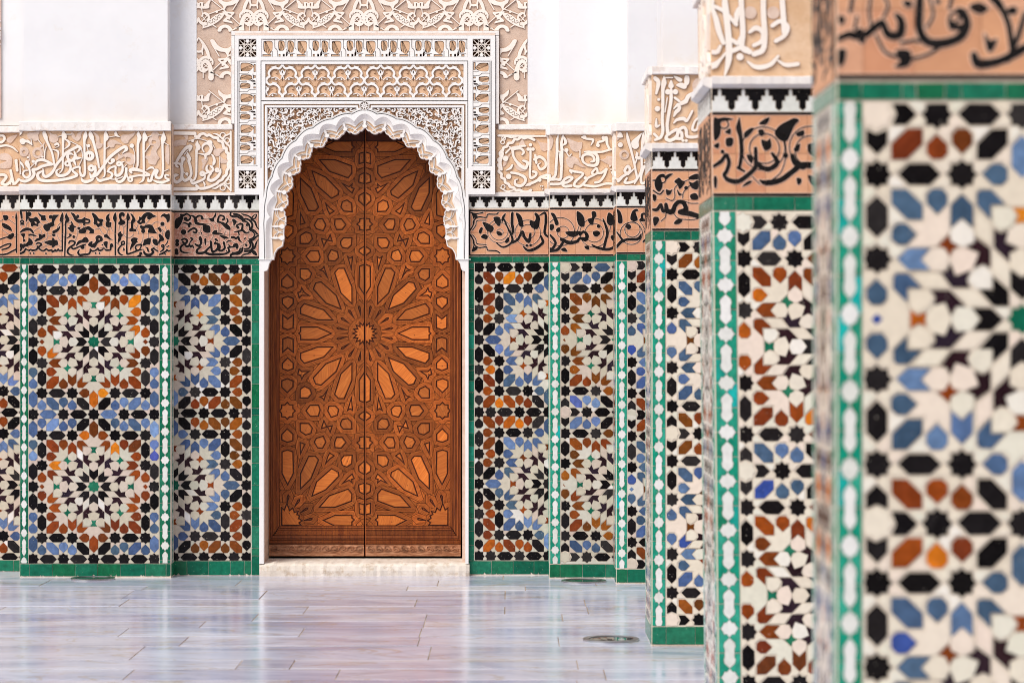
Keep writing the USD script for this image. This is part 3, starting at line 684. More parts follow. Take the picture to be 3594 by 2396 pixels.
T['s2'] = (600, 460, 7.127, '''
s 80 460,520,20 480,450,80 500,390,90 430,400,90 330,480,80 220,640,80 130,800,60 150,890,60 200,900,20
s 80 80,810,60 180,810,60 250,850,60 280,960,80 275,1130,75 240,1230,80 130,1280,85 70,1180,60 110,1110,90 180,1100,40
d 62 305,700
s 70 290,730,60 270,850,60
s 80 420,540,20 430,620,90 470,700,90 450,760,75 490,900,70 510,1080,65 450,1190,75 350,1240,80 290,1170,60 280,1050,60
s 80 672,240,10 655,330,90 690,420,120 645,500,75 640,800,55 635,1080,55 600,1200,55 550,1240,40 510,1190,20
s 75 830,530,40 790,450,40 810,360,60 900,310,80 980,350,90 1010,450,90 950,560,90 870,600,80 870,690,50
d 75 970,300
s 40 680,565,20 800,585,50 880,600,50
s 60 1050,870,20 1080,800,80 1090,720,70 1050,620,50 1010,590,20
s 70 490,1220,50 550,1310,75 680,1270,70 830,1200,60 860,1120,40
o 40 70 790,1070
s 60 830,1090,60 920,1040,60 1000,1030,70 1060,960,60 1010,890,60 980,870,20
s 70 980,1040,60 900,980,70 900,890,50 940,850,20
s 80 1250,950,30 1230,1060,70 1150,1170,80 1030,1240,85 940,1220,75 950,1130,60 1010,1060,50
o 35 60 1160,980
s 50 820,1280,40 850,1340,50 840,1390,15
s 24 440,260 620,200 740,205 920,255
s 24 1050,350 1110,440
s 24 330,1030 430,1140
d 40 545,250 400,1075
s 24 1215,640 1225,930
s 24 340,590 420,490
s 90 90,55 600,65
s 70 620,140,90 690,150,90 740,90,80 830,70,70 900,120,75 960,100,75 1030,140,70 1080,170,75 1170,180,75 1200,250,75 1280,270,75 1310,350,75 1330,430,80 1390,440,80 1390,530,80 1440,570,80 1440,680,90 1490,750,90 1440,820,90 1440,930,80 1400,990,80 1390,1090,75 1320,1150,80 1280,1220,75 1200,1260,75 1150,1320,75 1080,1350,75 1000,1390,75 900,1420,80 800,1440,80 720,1440,70 680,1400,60 640,1370,70
s 90 90,1450 640,1450
s 46 1060,70,20 1160,90,50 1250,160,50 1310,220,40 1400,320,60 1470,400,40 1480,530,15
s 42 1310,210 1340,140 1440,90 1490,60
o 65 30 1300,110
o 60 30 1410,240
s 46 1040,1440,20 1130,1430,50 1240,1350,50 1330,1300,40 1420,1200,60 1480,1080,30 1500,1000,15
s 42 1330,1310 1400,1380 1480,1470
o 65 30 1300,1420
o 60 30 1430,1270
s 50 1500,20 1500,1500
@b
p 300,130 420,110 430,200 390,300 390,360 330,370 260,360 90,390 90,250 330,210 350,170
p 1070,470 1180,440 1330,430 1340,480 1240,560 1220,620 1130,640 1070,590
p 1220,620 1310,690 1430,730 1430,790 1320,810 1230,790
p 760,720 830,680 900,640 930,720 870,830 830,920 820,990 770,920 790,830
''')
T['s0'] = (0, 400, 2.6133, '''
s 28 0,560 40,560 60,580 40,610 20,640 60,650 100,620 110,590
s 26 100,520 110,570 130,640 160,620 175,600
s 24 0,300,22 60,290,22 120,310,20 165,350,10
s 24 0,200 30,200 45,230 20,260 0,260
s 26 150,430 160,520
d 16 150,430 
d 7 100,645 122,650
@b
p 60,230 110,200 165,190 130,240 100,270 70,260
p 0,370 60,360 110,400 110,470 90,500 0,500 0,460 60,430 0,420
''')
T['s3'] = (1630, 400, 2.6133, '''
s 24 410,300,10 440,330,26 450,390,24 480,440,26 520,480,34 560,500,26 580,450,30 540,430,22
s 24 440,330 480,320,24 520,320,24 545,350,24 530,375,18
s 22 380,520,8 420,500,24 440,470,20
s 30 430,540,24 490,550,24 550,580,30 560,620,26 520,660,30 470,650,28 465,610,18 490,600,10
d 26 378,410 405,575
s 22 600,560 606,400 606,320
d 17 606,285 585,325 630,325
s 24 600,560 610,590 650,570 660,540 630,530
s 26 580,650 620,635 670,610 700,580 760,560
d 18 690,608
s 24 560,660,10 600,650,24
s 24 640,420,24 690,395,30 740,430,26 745,480,26 700,510,26 675,470,18 700,450,8
s 24 650,380 660,450
s 18 380,360 440,310 560,295
d 8 700,663 718,663 718,690
s 24 700,580 740,590 770,590
s 26 340,510 330,440 350,370 340,340
s 22 312,200 640,205
s 26 640,240 610,225 580,215 550,225 520,215 490,235 460,235 440,265 405,270 390,300 360,310 350,340 325,360 335,400 312,420 325,450 310,470 325,500 315,530 340,550 340,585 370,600 375,630 405,645 420,670 455,680 470,700 510,700 540,715 580,715 610,700
s 20 312,725 640,725
s 14 330,260 380,210 430,220 490,205
s 14 330,680 390,710 450,700
o 18 10 360,225 350,260 355,670
s 18 640,205 775,205
s 18 610,722 775,715
@b
p 655,230 700,260 760,270 770,320 740,345 700,330 690,290
p 430,360 400,420 380,470 350,480 380,400
p 530,230 560,290 530,300 500,290
p 470,470 560,470 580,510 530,530 480,510
''')
T['s4'] = (1630, 400, 2.6133, '''
s 26 780,610 810,590 835,560 840,500 850,350 850,250 860,195,10
s 26 780,560 790,600 840,600 880,600 890,520 895,350 890,270 905,200,20
s 16 905,200,10 930,260,30 905,290,12
s 26 780,645 880,640 920,600 960,580 990,590 950,625 900,640 920,665 980,660
s 26 890,470 880,380 900,330
s 26 985,545,14 970,520,24 1010,530,24 1090,550,22 1020,620,26 1010,660,26 1060,665,26 1110,620,22 1130,590,22
d 17 1110,590 
s 22 1130,590 1190,560 1220,540 1210,500 1170,540 1190,560
s 24 1220,545 1260,540 1300,510 1280,570 1240,620 1200,630
d 16 1300,510
s 24 1100,655 1200,665 1300,640 1380,640 1385,600 1345,530,10
d 9 1345,510 1370,510 1335,480
s 28 1130,470,20 1090,440,24 1085,390,26 1130,370,28 1180,390,24 1190,430,26 1160,440,16
s 30 1130,470,26 1190,475,30 1220,450,34 1215,380,30 1150,350,24 1100,350,14
s 22 1180,350 1260,350 1330,330 1390,320,10
s 22 1215,290 1230,260,24 1270,250,24 1300,220,34 1310,280,24 1330,320,24
d 18 1225,290 1275,220 1380,230
s 22 1080,215 1120,230,22 1180,240,24 1160,290,10
d 20 1100,215 935,335
s 12 935,350 960,390 980,370
s 12 860,340 900,370
s 12 1060,340 1060,400
@b
p 940,220 1010,250 1050,260 1080,260 1075,320 1030,350 980,330 960,280
p 930,420 970,385 1040,410 1060,450 1110,490 1070,490 1010,460 990,500 950,480
p 1240,420 1290,410 1310,385 1370,395 1385,440 1350,480 1310,460
p 780,200 815,230 810,290 785,330
''')
T['s5'] = (1630, 400, 2.6133, '''
s 26 1490,170,10 1500,230,30 1525,320,24 1550,420,22 1570,520,22 1580,600,24 1520,630,26 1470,630,24 1490,590,20
s 26 1640,170,10 1640,230,34 1630,300,22 1625,400,22 1625,500,22 1600,570,20 1560,640,14
s 24 1650,480 1620,570 1630,640 1690,600
s 26 1395,600 1420,600 1450,575 1490,550 1520,520 1500,480 1470,520 1490,550
s 24 1410,620 1440,590
d 12 1665,490 1675,530
s 14 1560,470 1580,420 1590,360
d 17 1580,400 1600,405
s 14 1500,560 1560,500
s 14 1650,450 1690,420
s 22 1580,350,10 1580,380,26
d 24 1430,285
p 1530,260 1580,210 1630,175 1600,250 1600,300 1570,325 1540,310
p 1400,215 1430,165 1455,215
@b
o 34 24 1465,375
p 1640,210 1690,200 1690,320 1660,290
p 1395,170 1440,170 1420,230 1395,240
''')
T['sA'] = (2200, 0, 2.6125, '''
s 30 340,700,10 340,760,50 330,830,32 330,950,30 325,1100,30 330,1200,30 310,1260,30 260,1285,26
s 34 405,830,30 405,920,32 385,1040,32 370,1150,30 380,1230,34 410,1215,20
d 26 405,790 375,845 445,845
p 405,735 425,780 405,830 385,780
s 30 410,1215 460,1190,30 460,1250,34 400,1290,34 360,1270,34 380,1225,24
s 30 440,1270 500,1270 500,1220 470,1200 520,1170 545,1200 550,1250 600,1260 655,1250
s 30 655,1080,20 620,1120,24 600,1190,26 640,1190,24 655,1130,20
d 15 515,1290 545,1292
s 30 430,1070,14 450,1030,36 480,1000,36 470,960,30 430,1000,14
s 30 430,1130,16 460,1100,30 520,1090,36 550,1110,26 600,1020,24
s 34 500,950,40 540,930,44 560,890,40 600,860,30 650,850,10
s 24 440,900 480,930
p 425,695 500,720 505,750 470,750
p 530,700 570,700 570,770 530,790
p 450,780 500,760 550,790 530,820 470,800
s 14 345,715 420,715
s 12 350,1030 370,900
s 30 260,720,40 290,760,40 270,860,24
d 26 280,1000
d 15 292,915
s 30 270,1090,14 270,1160,30 300,1150,14
s 24 250,1230 280,1260
@b
p 600,770 655,720 655,900 620,880
''')
T['sB'] = (2200, 0, 2.6125, '''
s 50 895,-60,30 900,60,60 915,200,58 930,400,60 925,560,56 890,690,20
s 50 770,60,30 810,160,50 840,290,54 880,400,40
s 40 760,480,40 820,480,44 850,430,36
s 40 760,610,60 800,600,60 850,550,30 900,490,24
s 36 770,50 890,110 1000,230
s 44 1045,60,30 1010,120,50 1000,200,40
s 44 960,370,34 1010,400,44 1040,340,30
s 44 930,480 990,460 1040,440 1100,460
s 50 1045,-40 1050,100 1060,300 1050,440 1120,480
d 34 1030,525 770,20
s 40 1120,300,30 1180,260,50 1240,300,40 1230,380,40 1160,420,40
s 50 1250,-40 1250,150 1260,330 1240,460 1160,500
s 44 1100,570,20 1180,620,44 1300,600,44 1380,520,30
s 40 1330,240 1400,200 1470,250 1440,330 1360,380
s 50 1420,-40 1430,120 1440,300
s 36 1380,560,20 1450,600,40 1560,590,40
@b
d 60 1130,120 1340,120
''')
T['b1a'] = (60, 730, 8.4, '''
s 70 110,100,60 130,200,70 140,300,60
o 40 45 150,405
p 90,470 130,450 200,450 210,500 120,500
s 60 280,130,50 300,220,90 290,330,60 270,390,30
d 70 360,180
p 320,240 400,300 500,290 530,260 600,280 690,420 640,460 620,540 500,520 450,560 410,520 400,440 350,370
h 510,400 560,410 580,440 560,465
p 625,140 700,190 780,220 840,220 845,290 860,350 800,380 740,370 700,340 710,280 650,220
p 770,560 810,480 880,465 960,440 1030,410 1030,540 980,580 960,660 880,690 820,650
o 30 22 880,570
p 1045,230 1150,200 1240,205 1180,270 1120,360 1090,440 1110,500 1060,545 1035,530
d 60 995,265
s 90 90,720,30 200,650,90 300,620,90 400,640,80 470,720,60 490,750,20
p 100,770 240,760 210,900 230,980 180,1000 180,880 120,800
p 350,770 480,770 590,825 500,835 400,810 350,835
p 340,880 420,920 470,1000 460,1060 420,1095 340,1090
d 40 215,960
p 190,1050 260,1050 340,980 340,1130 250,1140 180,1200
s 60 100,1250 140,1180 150,1090 100,1080 90,1140 140,1150
s 70 70,1340,60 160,1320,70 230,1260,60 250,1200,40 300,1230,50 340,1240,40
p 630,770 700,770 740,790 830,765 830,850 760,890 700,940 610,970 520,1000 560,910 650,870
s 55 360,1260 400,1220,50 450,1250,60 540,1240,60 600,1200,60 660,1130,60 720,1090,60 700,1050,55 620,1030,55 560,1070,40
s 55 600,1130 640,1170 700,1240 780,1260 850,1220,55 870,1190,30 920,1250,55 1030,1240,50
s 60 1040,1290 1110,1260,60 1125,1220,40 1150,1270,60 1200,1240,50 1215,1200,30 1250,1260,60 1305,1250,50
p 800,1020 880,970 1030,950 1030,1100 940,1090
p 1040,890 1090,890 1120,940 1190,950 1210,1080 1140,1110 1090,1150 1040,1160
p 1050,680 1140,630 1200,600 1270,520 1260,620 1200,700 1100,750 1050,740
p 1040,770 1130,770 1120,830 1050,830
d 28 390,1335 495,1335 855,1340
s 44 1340,130,10 1342,230,70 1342,340,44 1340,740,44
s 44 1335,780 1335,1000 1335,1270
p 1255,360 1280,260 1310,190 1310,400 1270,400
s 55 1450,140,10 1460,250,90 1490,360,120 1440,420,55 1438,740,50
s 55 1430,770 1420,1000 1410,1400,40
p 1580,135 1680,160 1740,230 1790,190 1830,220 1830,280 1780,330 1900,330 2010,270 2010,470 1950,510 1940,450 1800,440 1700,370 1650,260
s 55 2030,330 2120,350 2140,400 2100,440 2030,440
p 1580,370 1640,430 1680,510 1750,550 1690,590 1670,700 1600,710 1550,660 1490,580 1550,560 1540,510 1600,480
p 1815,680 1880,620 2020,560 2130,540 2240,620 2352,690 2340,745 2130,745 2150,690 2060,640 2010,740 1830,740
s 50 1470,890,20 1540,850,45 1590,800,60 1540,780,40
d 45 1675,850 1820,600
s 55 1530,1040,50 1560,980,55 1640,970,60 1710,1010,60 1680,1080,60 1600,1130,60 1520,1200,60 1490,1280,65 1520,1350,60 1600,1385,40 1680,1390,15
s 55 1600,1130 1640,1200,60 1720,1190,55 1850,1130,50 1950,1090,50 2020,1080,40
d 65 1930,1150
p 1740,1130 1760,1040 1820,960 1920,930 1960,880 2050,860 2120,960 2060,1030 2000,1020 1870,1040
s 60 1840,1230,30 1800,1310,60 1850,1380,65 1980,1370,60 2100,1360,60 2160,1290,60 2160,1210,40 2220,1270,55 2352,1240,50
p 2090,1080 2150,1000 2230,980 2220,1060 2300,1000 2352,920 2352,1120 2230,1170 2120,1120
p 2200,150 2300,160 2352,200 2352,500 2280,480 2250,430 2300,390 2250,290
d 28 2320,1335
s 10 340,400 280,470 260,590
s 10 100,480 140,600
s 10 660,480 680,560 610,600 500,680
s 10 620,600 700,640 730,750
s 10 860,370 930,440
s 10 690,440 800,520
s 10 880,690 910,800 860,930 720,1020
s 10 910,800 960,820 1010,800
s 10 1320,400 1220,500 1180,620
s 10 1360,320 1440,280
s 10 1360,520 1430,460
s 10 1460,440 1600,430
s 10 1530,280 1650,310
s 10 1730,560 1780,700 1770,830 1710,970
s 10 1820,440 1880,600
s 10 2010,480 1940,590
s 10 430,1090 600,1190
s 10 700,1180 900,1090
s 10 1210,1090 1310,1150
s 10 1180,780 1240,930 1310,980
s 12 480,840 500,940 550,1000
s 12 1360,830 1420,880
''')
T['b1b'] = (330, 730, 8.4, '''
p 0,170 80,220 150,310 240,320 280,360 250,430 250,520 170,540 120,575 60,500 0,480 0,330
h 100,380 170,430 120,460
p 460,165 440,260 470,350 450,410 520,430 510,480 490,560 420,570 360,550 340,460 370,400 350,310 380,220
o 14 8 430,485
s 60 635,125,10 620,240,100 620,330,110 635,420,50 630,600,48 625,740,48
s 48 625,780 630,1000 630,1380
p 730,240 760,150 850,125 910,170 900,240 850,260 830,225 810,290 850,350 920,390 920,460 870,490 800,510 720,480 720,420 760,380
s 60 1000,130,10 1005,240,100 1010,310,110 990,380,55 980,600,45 975,900,45 970,1100,45 970,1330,55
p 1070,165 1150,200 1230,350 1200,420 1160,470 1160,600 1240,620 1240,690 1150,690 1050,690 1040,620 1090,580 1090,400 1130,300
p 1270,400 1330,330 1330,250 1390,270 1460,180 1570,125 1680,140 1760,200 1850,240 1820,260 1720,290 1650,340 1570,320 1570,240 1500,350 1520,440 1430,450 1380,490 1300,460
h 1350,400 1410,350 1390,410
p 1350,570 1380,510 1470,530 1560,490 1680,490 1750,550 1790,650 1860,750 1720,745 1600,730 1600,640 1620,600 1500,600 1510,700 1450,750 1390,700 1400,630
p 1960,280 2000,200 2080,160 2140,190 2230,170 2230,380 2150,420 2130,330 2040,250
d 65 2020,470
p 1870,590 1960,580 2000,680 1950,715 1910,660
p 2100,740 2130,680 2230,650 2230,900 2160,930 2090,830
p 1900,790 1960,770 2060,880 2050,970 1960,990 1920,1090 1890,1000 1930,900
s 55 2180,960,30 2160,1020,40 2100,1100,30
o 35 45 2030,1120
s 60 2060,1130 2040,1230,60 1960,1290,40
s 70 1930,1370,50 2040,1330,70 2140,1260,55 2150,1220,40 2200,1270,55 2260,1240,40
d 26 2100,1360 2155,1145 2200,1120
p 40,870 130,800 240,850 260,960 160,1010 100,1060 60,1140 0,1180 0,1050 60,960
h 140,900 175,900 175,935 140,935
p 300,800 380,770 430,820 480,890 560,935 480,940 420,910 370,880 310,870
p 275,1020 350,980 410,1000 400,1100 390,1200 320,1130
d 26 250,1085
p 470,1080 540,1040 580,1140 530,1160 520,1230 470,1250
s 55 0,1270,50 80,1230,55 120,1170,30 150,1250,60 230,1240,55 300,1180,30 350,1240,55 470,1240,50
d 28 50,1335 165,1335
p 700,770 760,700 790,690 810,750 870,800 820,850 790,950 730,1020 710,1090 700,980 720,870
s 55 900,1010,50 870,980,50 810,1020,50 830,1080,55 900,1060,55
s 55 830,1080,55 780,1130,50 720,1220,60 730,1310,60 790,1370,50 870,1385,12
s 45 870,1180,30 890,1230,50 850,1255,20
s 65 970,1330,60 1000,1355,60 1150,1310,55 1300,1250,60 1460,1215,20
s 50 1260,1240,60 1220,1170,50 1260,1100,50 1350,1080,55 1400,1090,60 1380,1160,40 1350,1210,40
p 1080,940 1160,870 1290,890 1270,960 1300,1000 1250,1030 1200,1100 1120,1180 1060,1260 1070,1150 1110,1020
p 1440,1120 1460,1000 1470,940 1560,900 1660,880 1680,960 1650,1080 1560,1080
d 75 1800,980
p 1720,960 1760,920 1860,950 1890,1090 1810,1100 1750,1050
s 50 1510,1150,20 1580,1190,50 1600,1270,55 1640,1290,15
s 75 1470,1230,20 1490,1330,75 1570,1380,80 1680,1370,80 1750,1290,75 1700,1230,60 1760,1190,60 1810,1230,50 1880,1270,50
d 50 1380,1340
p 1340,1370 1270,1420 1400,1420
s 12 280,360 360,410
s 12 260,530 380,650 385,770
s 12 170,600 230,720 300,790
s 12 30,630 180,600
s 12 430,570 440,640 390,660
s 12 490,520 550,690
s 12 750,510 730,700
s 12 870,360 960,300
s 12 830,510 870,570 950,500
s 12 880,580 870,760 950,870
s 12 1000,440 1090,440
s 12 1000,870 1090,860 1170,770
s 12 1240,370 1280,410
s 12 1300,480 1260,600
s 12 1180,500 1300,680 1310,780
s 12 1510,500 1640,340
s 12 1700,510 1800,420 1920,420
s 12 1790,640 1980,530
s 12 1450,760 1440,930 1380,1060
s 12 1600,740 1600,890
s 12 1660,870 1740,850 1760,920
s 12 1680,1080 1730,1120 1890,1190
s 12 2000,620 2100,740
s 12 2020,690 2020,820
s 12 2090,520 2140,660
s 12 160,1190 300,1150
s 12 650,1010 770,1110
s 12 990,1040 1080,1040
''')
T['b2'] = (605, 730, 7.587, '''
s 70 230,180,60 290,200,70 380,160,55 460,200,50 480,270,50 420,330,55 350,320,60
d 55 355,290
p 80,310 180,240 260,180 300,220 270,350 210,470 130,560 70,520
s 60 480,200,30 560,220,60 620,300,80 640,400,90 760,430,60 880,440,50
s 60 620,270,50 700,210,60 780,220,60 800,280,80
s 45 260,410,20 340,400,45 440,440,60 470,400,60
d 40 480,415 450,480
d 75 300,640
s 60 420,640,50 500,570,60 590,540,60 650,600,60 620,660,60 560,640,55
d 22 712,670 775,665
p 820,470 900,440 1000,480 1020,560 1010,640 930,670 850,640 810,590
p 1150,130 1170,140 1160,230 1110,280 1120,350 1060,370 990,330 980,280 900,210 1000,270 1080,250
s 60 1210,360,60 1220,280,55 1270,200,50 1360,220,55 1390,290,50 1340,310,60
s 90 1210,370,60 1300,390,60 1400,450,110 1480,520,120 1530,560,60
s 50 1450,280,40 1480,340,50 1440,410,40
p 1590,310 1640,290 1710,340 1700,410 1630,480 1620,400
s 55 1730,510,50 1720,460,50 1790,430,50 1870,440,60 1860,540,60 1860,600,55
d 40 1990,450 1745,520
s 50 1640,640,20 1760,620,50 1870,590,60 1950,660,60 2070,640,20
s 40 1760,640 1780,710
p 1070,640 1140,590 1200,590 1200,650 1280,660 1370,710 1080,700
p 1250,730 1400,740 1510,800 1440,820 1360,820
s 70 1580,780,60 1640,780,70 1700,810,60 1760,760,50 1780,850,60 1870,935,15
s 45 1440,920,20 1500,870,45 1560,890,30
s 55 1640,990 1700,960,70 1730,1010,80 1720,1060,70
s 40 1470,970,15 1540,1020,40
p 1900,820 1960,770 1940,850
d 38 1970,990
p 700,780 760,750 800,840 770,890 710,860
s 60 770,880 760,960,60 700,1010,70 610,960,50
p 850,820 910,820 900,920 890,1000 860,960
s 60 250,850,50 330,820,60 400,870,60 360,940,65 270,990,60 220,1060,60 240,1150,60 340,1190,50 510,1180,12
s 60 280,900 330,960 370,1020,60 430,1020,60 460,960,40 490,1040,55 530,990,40 560,1050,50
d 55 130,970 110,1130 120,1200 130,880
s 60 500,800,60 540,830,50 480,900,40 460,960,30
s 60 1030,900,60 1040,1030,65 1060,1150,65 1150,1140,65 1220,1050,70 1210,950,60 1130,950,55 1150,900,30
s 55 1220,950,50 1260,990,60 1260,1080,60 1220,1110,60 1300,1140,60 1390,1080,65 1390,1000,60 1370,920,70
s 60 1020,1020,50 940,1090,60 860,1180,70 760,1200,75 660,1190,75 660,1120,65 730,1060,50 800,1030,15
s 75 880,1190,70 1000,1230,80 1200,1235,75 1400,1220,60 1510,1160,60 1500,1090,55 1490,1050,50 1640,1030,50 1700,1010,50
d 22 1440,1140
p 1120,820 1180,810 1230,890 1140,870
s 60 1560,130,40 1540,180,50 1600,225,60 1720,230,55 1800,270,60 1860,310,60
s 55 1640,165 1740,175 1830,220 1880,280
s 60 1870,320,60 1960,290,55 2060,330,60 2130,430,60 2110,540,60 2060,580
s 50 1870,350 1960,360 2040,430 2060,530
s 55 2070,560 2180,600 2250,680 2290,700,30
s 40 2080,600 2150,640 2200,710
s 55 2290,730,30 2230,770 2150,850 2070,850
s 40 2190,720 2150,790 2060,830
s 60 2080,860 2140,960 2130,1080 2050,1140 1930,1150
s 50 2040,880 2080,980 2040,1070 1930,1090
s 60 1870,1060 1850,1150 1760,1220 1640,1230,50 1560,1240,60 1560,1300,50
s 50 1810,1080 1780,1150 1690,1190 1600,1190
s 44 1830,140,15 1900,180,45 2000,200,45 2080,250,50 2110,310,40
s 44 2110,310,40 2200,370,60 2240,480,50 2290,570,15
p 2100,270 2150,190 2250,160 2250,240 2200,300 2120,310
h 2140,260 2200,190 2220,190 2190,260
s 44 1830,1290,15 1900,1240,45 2000,1220,45 2080,1180,50 2110,1120,40
s 44 2110,1110,40 2190,1060,60 2230,940,50 2280,840,15
p 2090,1140 2150,1230 2260,1270 2240,1180 2190,1130 2120,1110
s 40 2310,100 2312,570
s 40 2312,760 2312,1330
s 12 1000,400 1090,500 1110,600
s 12 900,420 1000,430
s 12 1120,360 1210,480 1230,650
s 12 1330,510 1260,640
s 12 660,350 750,290
s 12 820,285 980,290
s 12 260,480 290,580
s 12 500,455 600,455
s 12 800,480 750,600 790,720 870,760 960,740 980,660
s 12 570,700 590,780 720,900 860,915 1000,880 1090,760 1100,720
s 12 1420,610 1380,720 1400,860 1560,1020
s 12 1520,600 1530,790 1600,900 1700,950
s 12 1710,360 1860,410
s 12 1940,480 2030,630 2030,800 1950,940 1800,1030
s 12 1500,380 1600,350
s 12 1550,510 1700,505
s 12 280,740 270,800
''')
T['b0'] = (0, 400, 2.6133, '''
s 14 150,905,5 150,950,20 152,1000,14 152,1270,14
p 20,1000 60,1010 100,1040 110,1075 70,1060 30,1040
p 30,930 75,935 70,970 40,975
s 16 0,1290 60,1285 110,1260 150,1240
s 15 0,1225 50,1200 100,1190 80,1225 20,1245
s 12 0,1150 60,1130 110,1120
p 60,1130 120,1090 130,1120 100,1150
s 4 0,985 60,960 140,1010
s 4 20,1060 90,1110 150,1130
d 7 120,945
''')
T['b3'] = (1630, 400, 2.6133, '''
p 165,990 230,1010 270,1045 250,1085 210,1075 185,1040
p 265,950 320,945 335,990 320,1030 290,1010
s 22 345,990,10 355,950,26 375,915,10
s 20 365,970,20 395,1040,16 430,1110,20 440,1160,24 410,1200,18 350,1220,18 295,1185,10
p 150,1130 180,1100 215,1120 200,1150
p 370,1170 400,1130 412,1160 390,1185
o 82 5 318,1075
o 108 5 318,1075
o 30 5 325,1085
p 295,1080 330,1080 345,1105 310,1115
s 26 440,910,24 436,1000,28 445,1060,26 440,1100,20
p 470,910 500,915 530,955 540,1030 505,1030 490,980
p 600,1010 600,980 640,985 655,950 640,920 655,905 690,940 690,1000 670,1055 620,1045
s 20 690,930,10 740,910,22 745,1000,24 735,1090,24 770,1130,20
s 28 700,1120,20 720,1170,28 700,1200,26 640,1240,30 580,1250,26 540,1215,14
s 26 440,1180,26 490,1150,24 530,1080,26 550,1130,28 590,1170,30 605,1100,24
o 118 6 580,1090
o 66 6 580,1080
d 13 573,1207 607,1203
p 130,1080 150,1040 170,1050 150,1100
s 12 60,905 110,915 170,905
s 12 55,1065 80,1020 85,980 130,945 200,950 215,920 290,920,12 310,905
s 9 75,1065 105,1020 110,985 140,975 200,975
p 75,910 120,930 110,960 80,945
s 10 70,910 90,990 60,1060
s 12 55,1110 80,1155 85,1190 130,1225 200,1220 215,1250 290,1255 325,1275
s 9 75,1110 105,1150 110,1185 140,1195 200,1200
p 75,1265 120,1240 110,1215 80,1230
s 10 70,1260 90,1180 60,1110
s 18 46,880 46,1292
s 10 46,885 160,885
''')
T['b4'] = (1630, 400, 2.6133, '''
p 790,910 825,915 850,960 865,1010 835,1020 815,960
p 780,1020 815,1010 820,1050 790,1070
p 840,1060 860,1040 880,1055 870,1085 845,1080
s 22 785,1110,18 820,1150,26 835,1190,24 800,1240,26 770,1220,16
s 30 890,1150,34 960,1180,36 1030,1170,30 1060,1140,26 1110,1150,40 1125,1110,30 1090,1080,24 1060,1110,22
p 930,1080 1060,1075 1050,1105 1000,1130 950,1115
p 885,1240 920,1225 945,1262 900,1258
s 26 780,1260,20 850,1245,30 890,1200,26 910,1160,30
s 24 1170,1200,14 1230,1230,26 1330,1240,28 1420,1190,26
s 24 1270,960,10 1290,1010,22 1310,1090,24 1295,1160,26 1280,1230,24
o 130 7 880,1080
o 55 6 905,1085
o 132 6 1190,1090
o 85 6 1190,1090
p 1030,895 1075,915 1100,960 1100,1030 1060,1030 1035,990
p 1165,900 1200,895 1210,935 1190,960 1180,1015 1150,1010 1130,965 1170,950
p 1180,1080 1220,1070 1245,1095 1215,1125 1185,1115
p 1320,905 1365,935 1380,990 1340,1025 1305,990
p 1340,1120 1380,1110 1370,1160 1350,1155
p 1100,1210 1140,1215 1140,1245 1110,1235
d 17 1230,1030
s 6 1340,1030 1330,1080
s 6 1050,1030 1030,1090
''')
T['b5'] = (1630, 400, 2.6133, '''
p 1398,875 1430,895 1450,960 1445,1000 1410,1000 1405,940
p 1520,960 1540,890 1580,870 1595,890 1570,900 1590,970 1550,985
o 70 7 1540,1060
o 102 7 1530,1095
s 24 1630,960,26 1630,920,22 1670,920,20 1680,950,10
s 26 1620,970,30 1660,975,24 1690,975,14
s 24 1395,1220,26 1440,1170,28 1500,1150,24 1560,1150,26 1600,1140,28 1620,1100,10
s 24 1650,1075,12 1670,1110,26 1665,1150,24 1640,1170,18
s 20 1395,1080,12 1430,1130,20 1460,1170,22
d 24 1505,1035
s 6 1600,970 1650,1050 1690,1170
''')
T['bA'] = (2230, 200, 2.24, '''
s 22 135,970,8 170,970,20
p 150,985 180,930 225,920 235,950 200,950 215,1010 190,1060 160,1040
s 22 240,950,28 265,930,24 290,920,8
o 30 10 210,960
s 12 140,1050 190,1080 220,1050
p 135,1080 165,1090 160,1130 140,1130
s 26 135,1200,20 170,1200,28 200,1160,24 215,1210,28 240,1210,20
p 140,1260 180,1260 185,1290 155,1330 140,1310
s 34 240,1160,30 250,1210,40 290,1215,44 310,1170,36 340,1140,34 380,1150,36 395,1200,40 350,1220,40 420,1230,44 490,1250,40
p 240,1040 270,1050 290,1040 275,1080 245,1085
p 305,980 330,955 345,950 365,970 390,985 370,1020 345,1040 330,1005
p 420,945 470,920 495,925 495,960 430,965
p 420,980 450,990 490,970 490,1040 440,1030
p 300,1310 330,1275 370,1285 340,1315
p 325,1040 350,1070 370,1080 340,1090
d 16 398,1030
p 430,1085 470,1070 490,1090 490,1120 440,1120
s 7 240,1110 290,1130 310,1090 305,1040 340,1000 430,960
s 7 370,1110 380,1060 430,1010 495,980
s 7 380,1130 430,1150 495,1150
s 7 300,1230 340,1270 440,1280 495,1270
s 7 200,1290 235,1260 240,1230
''')
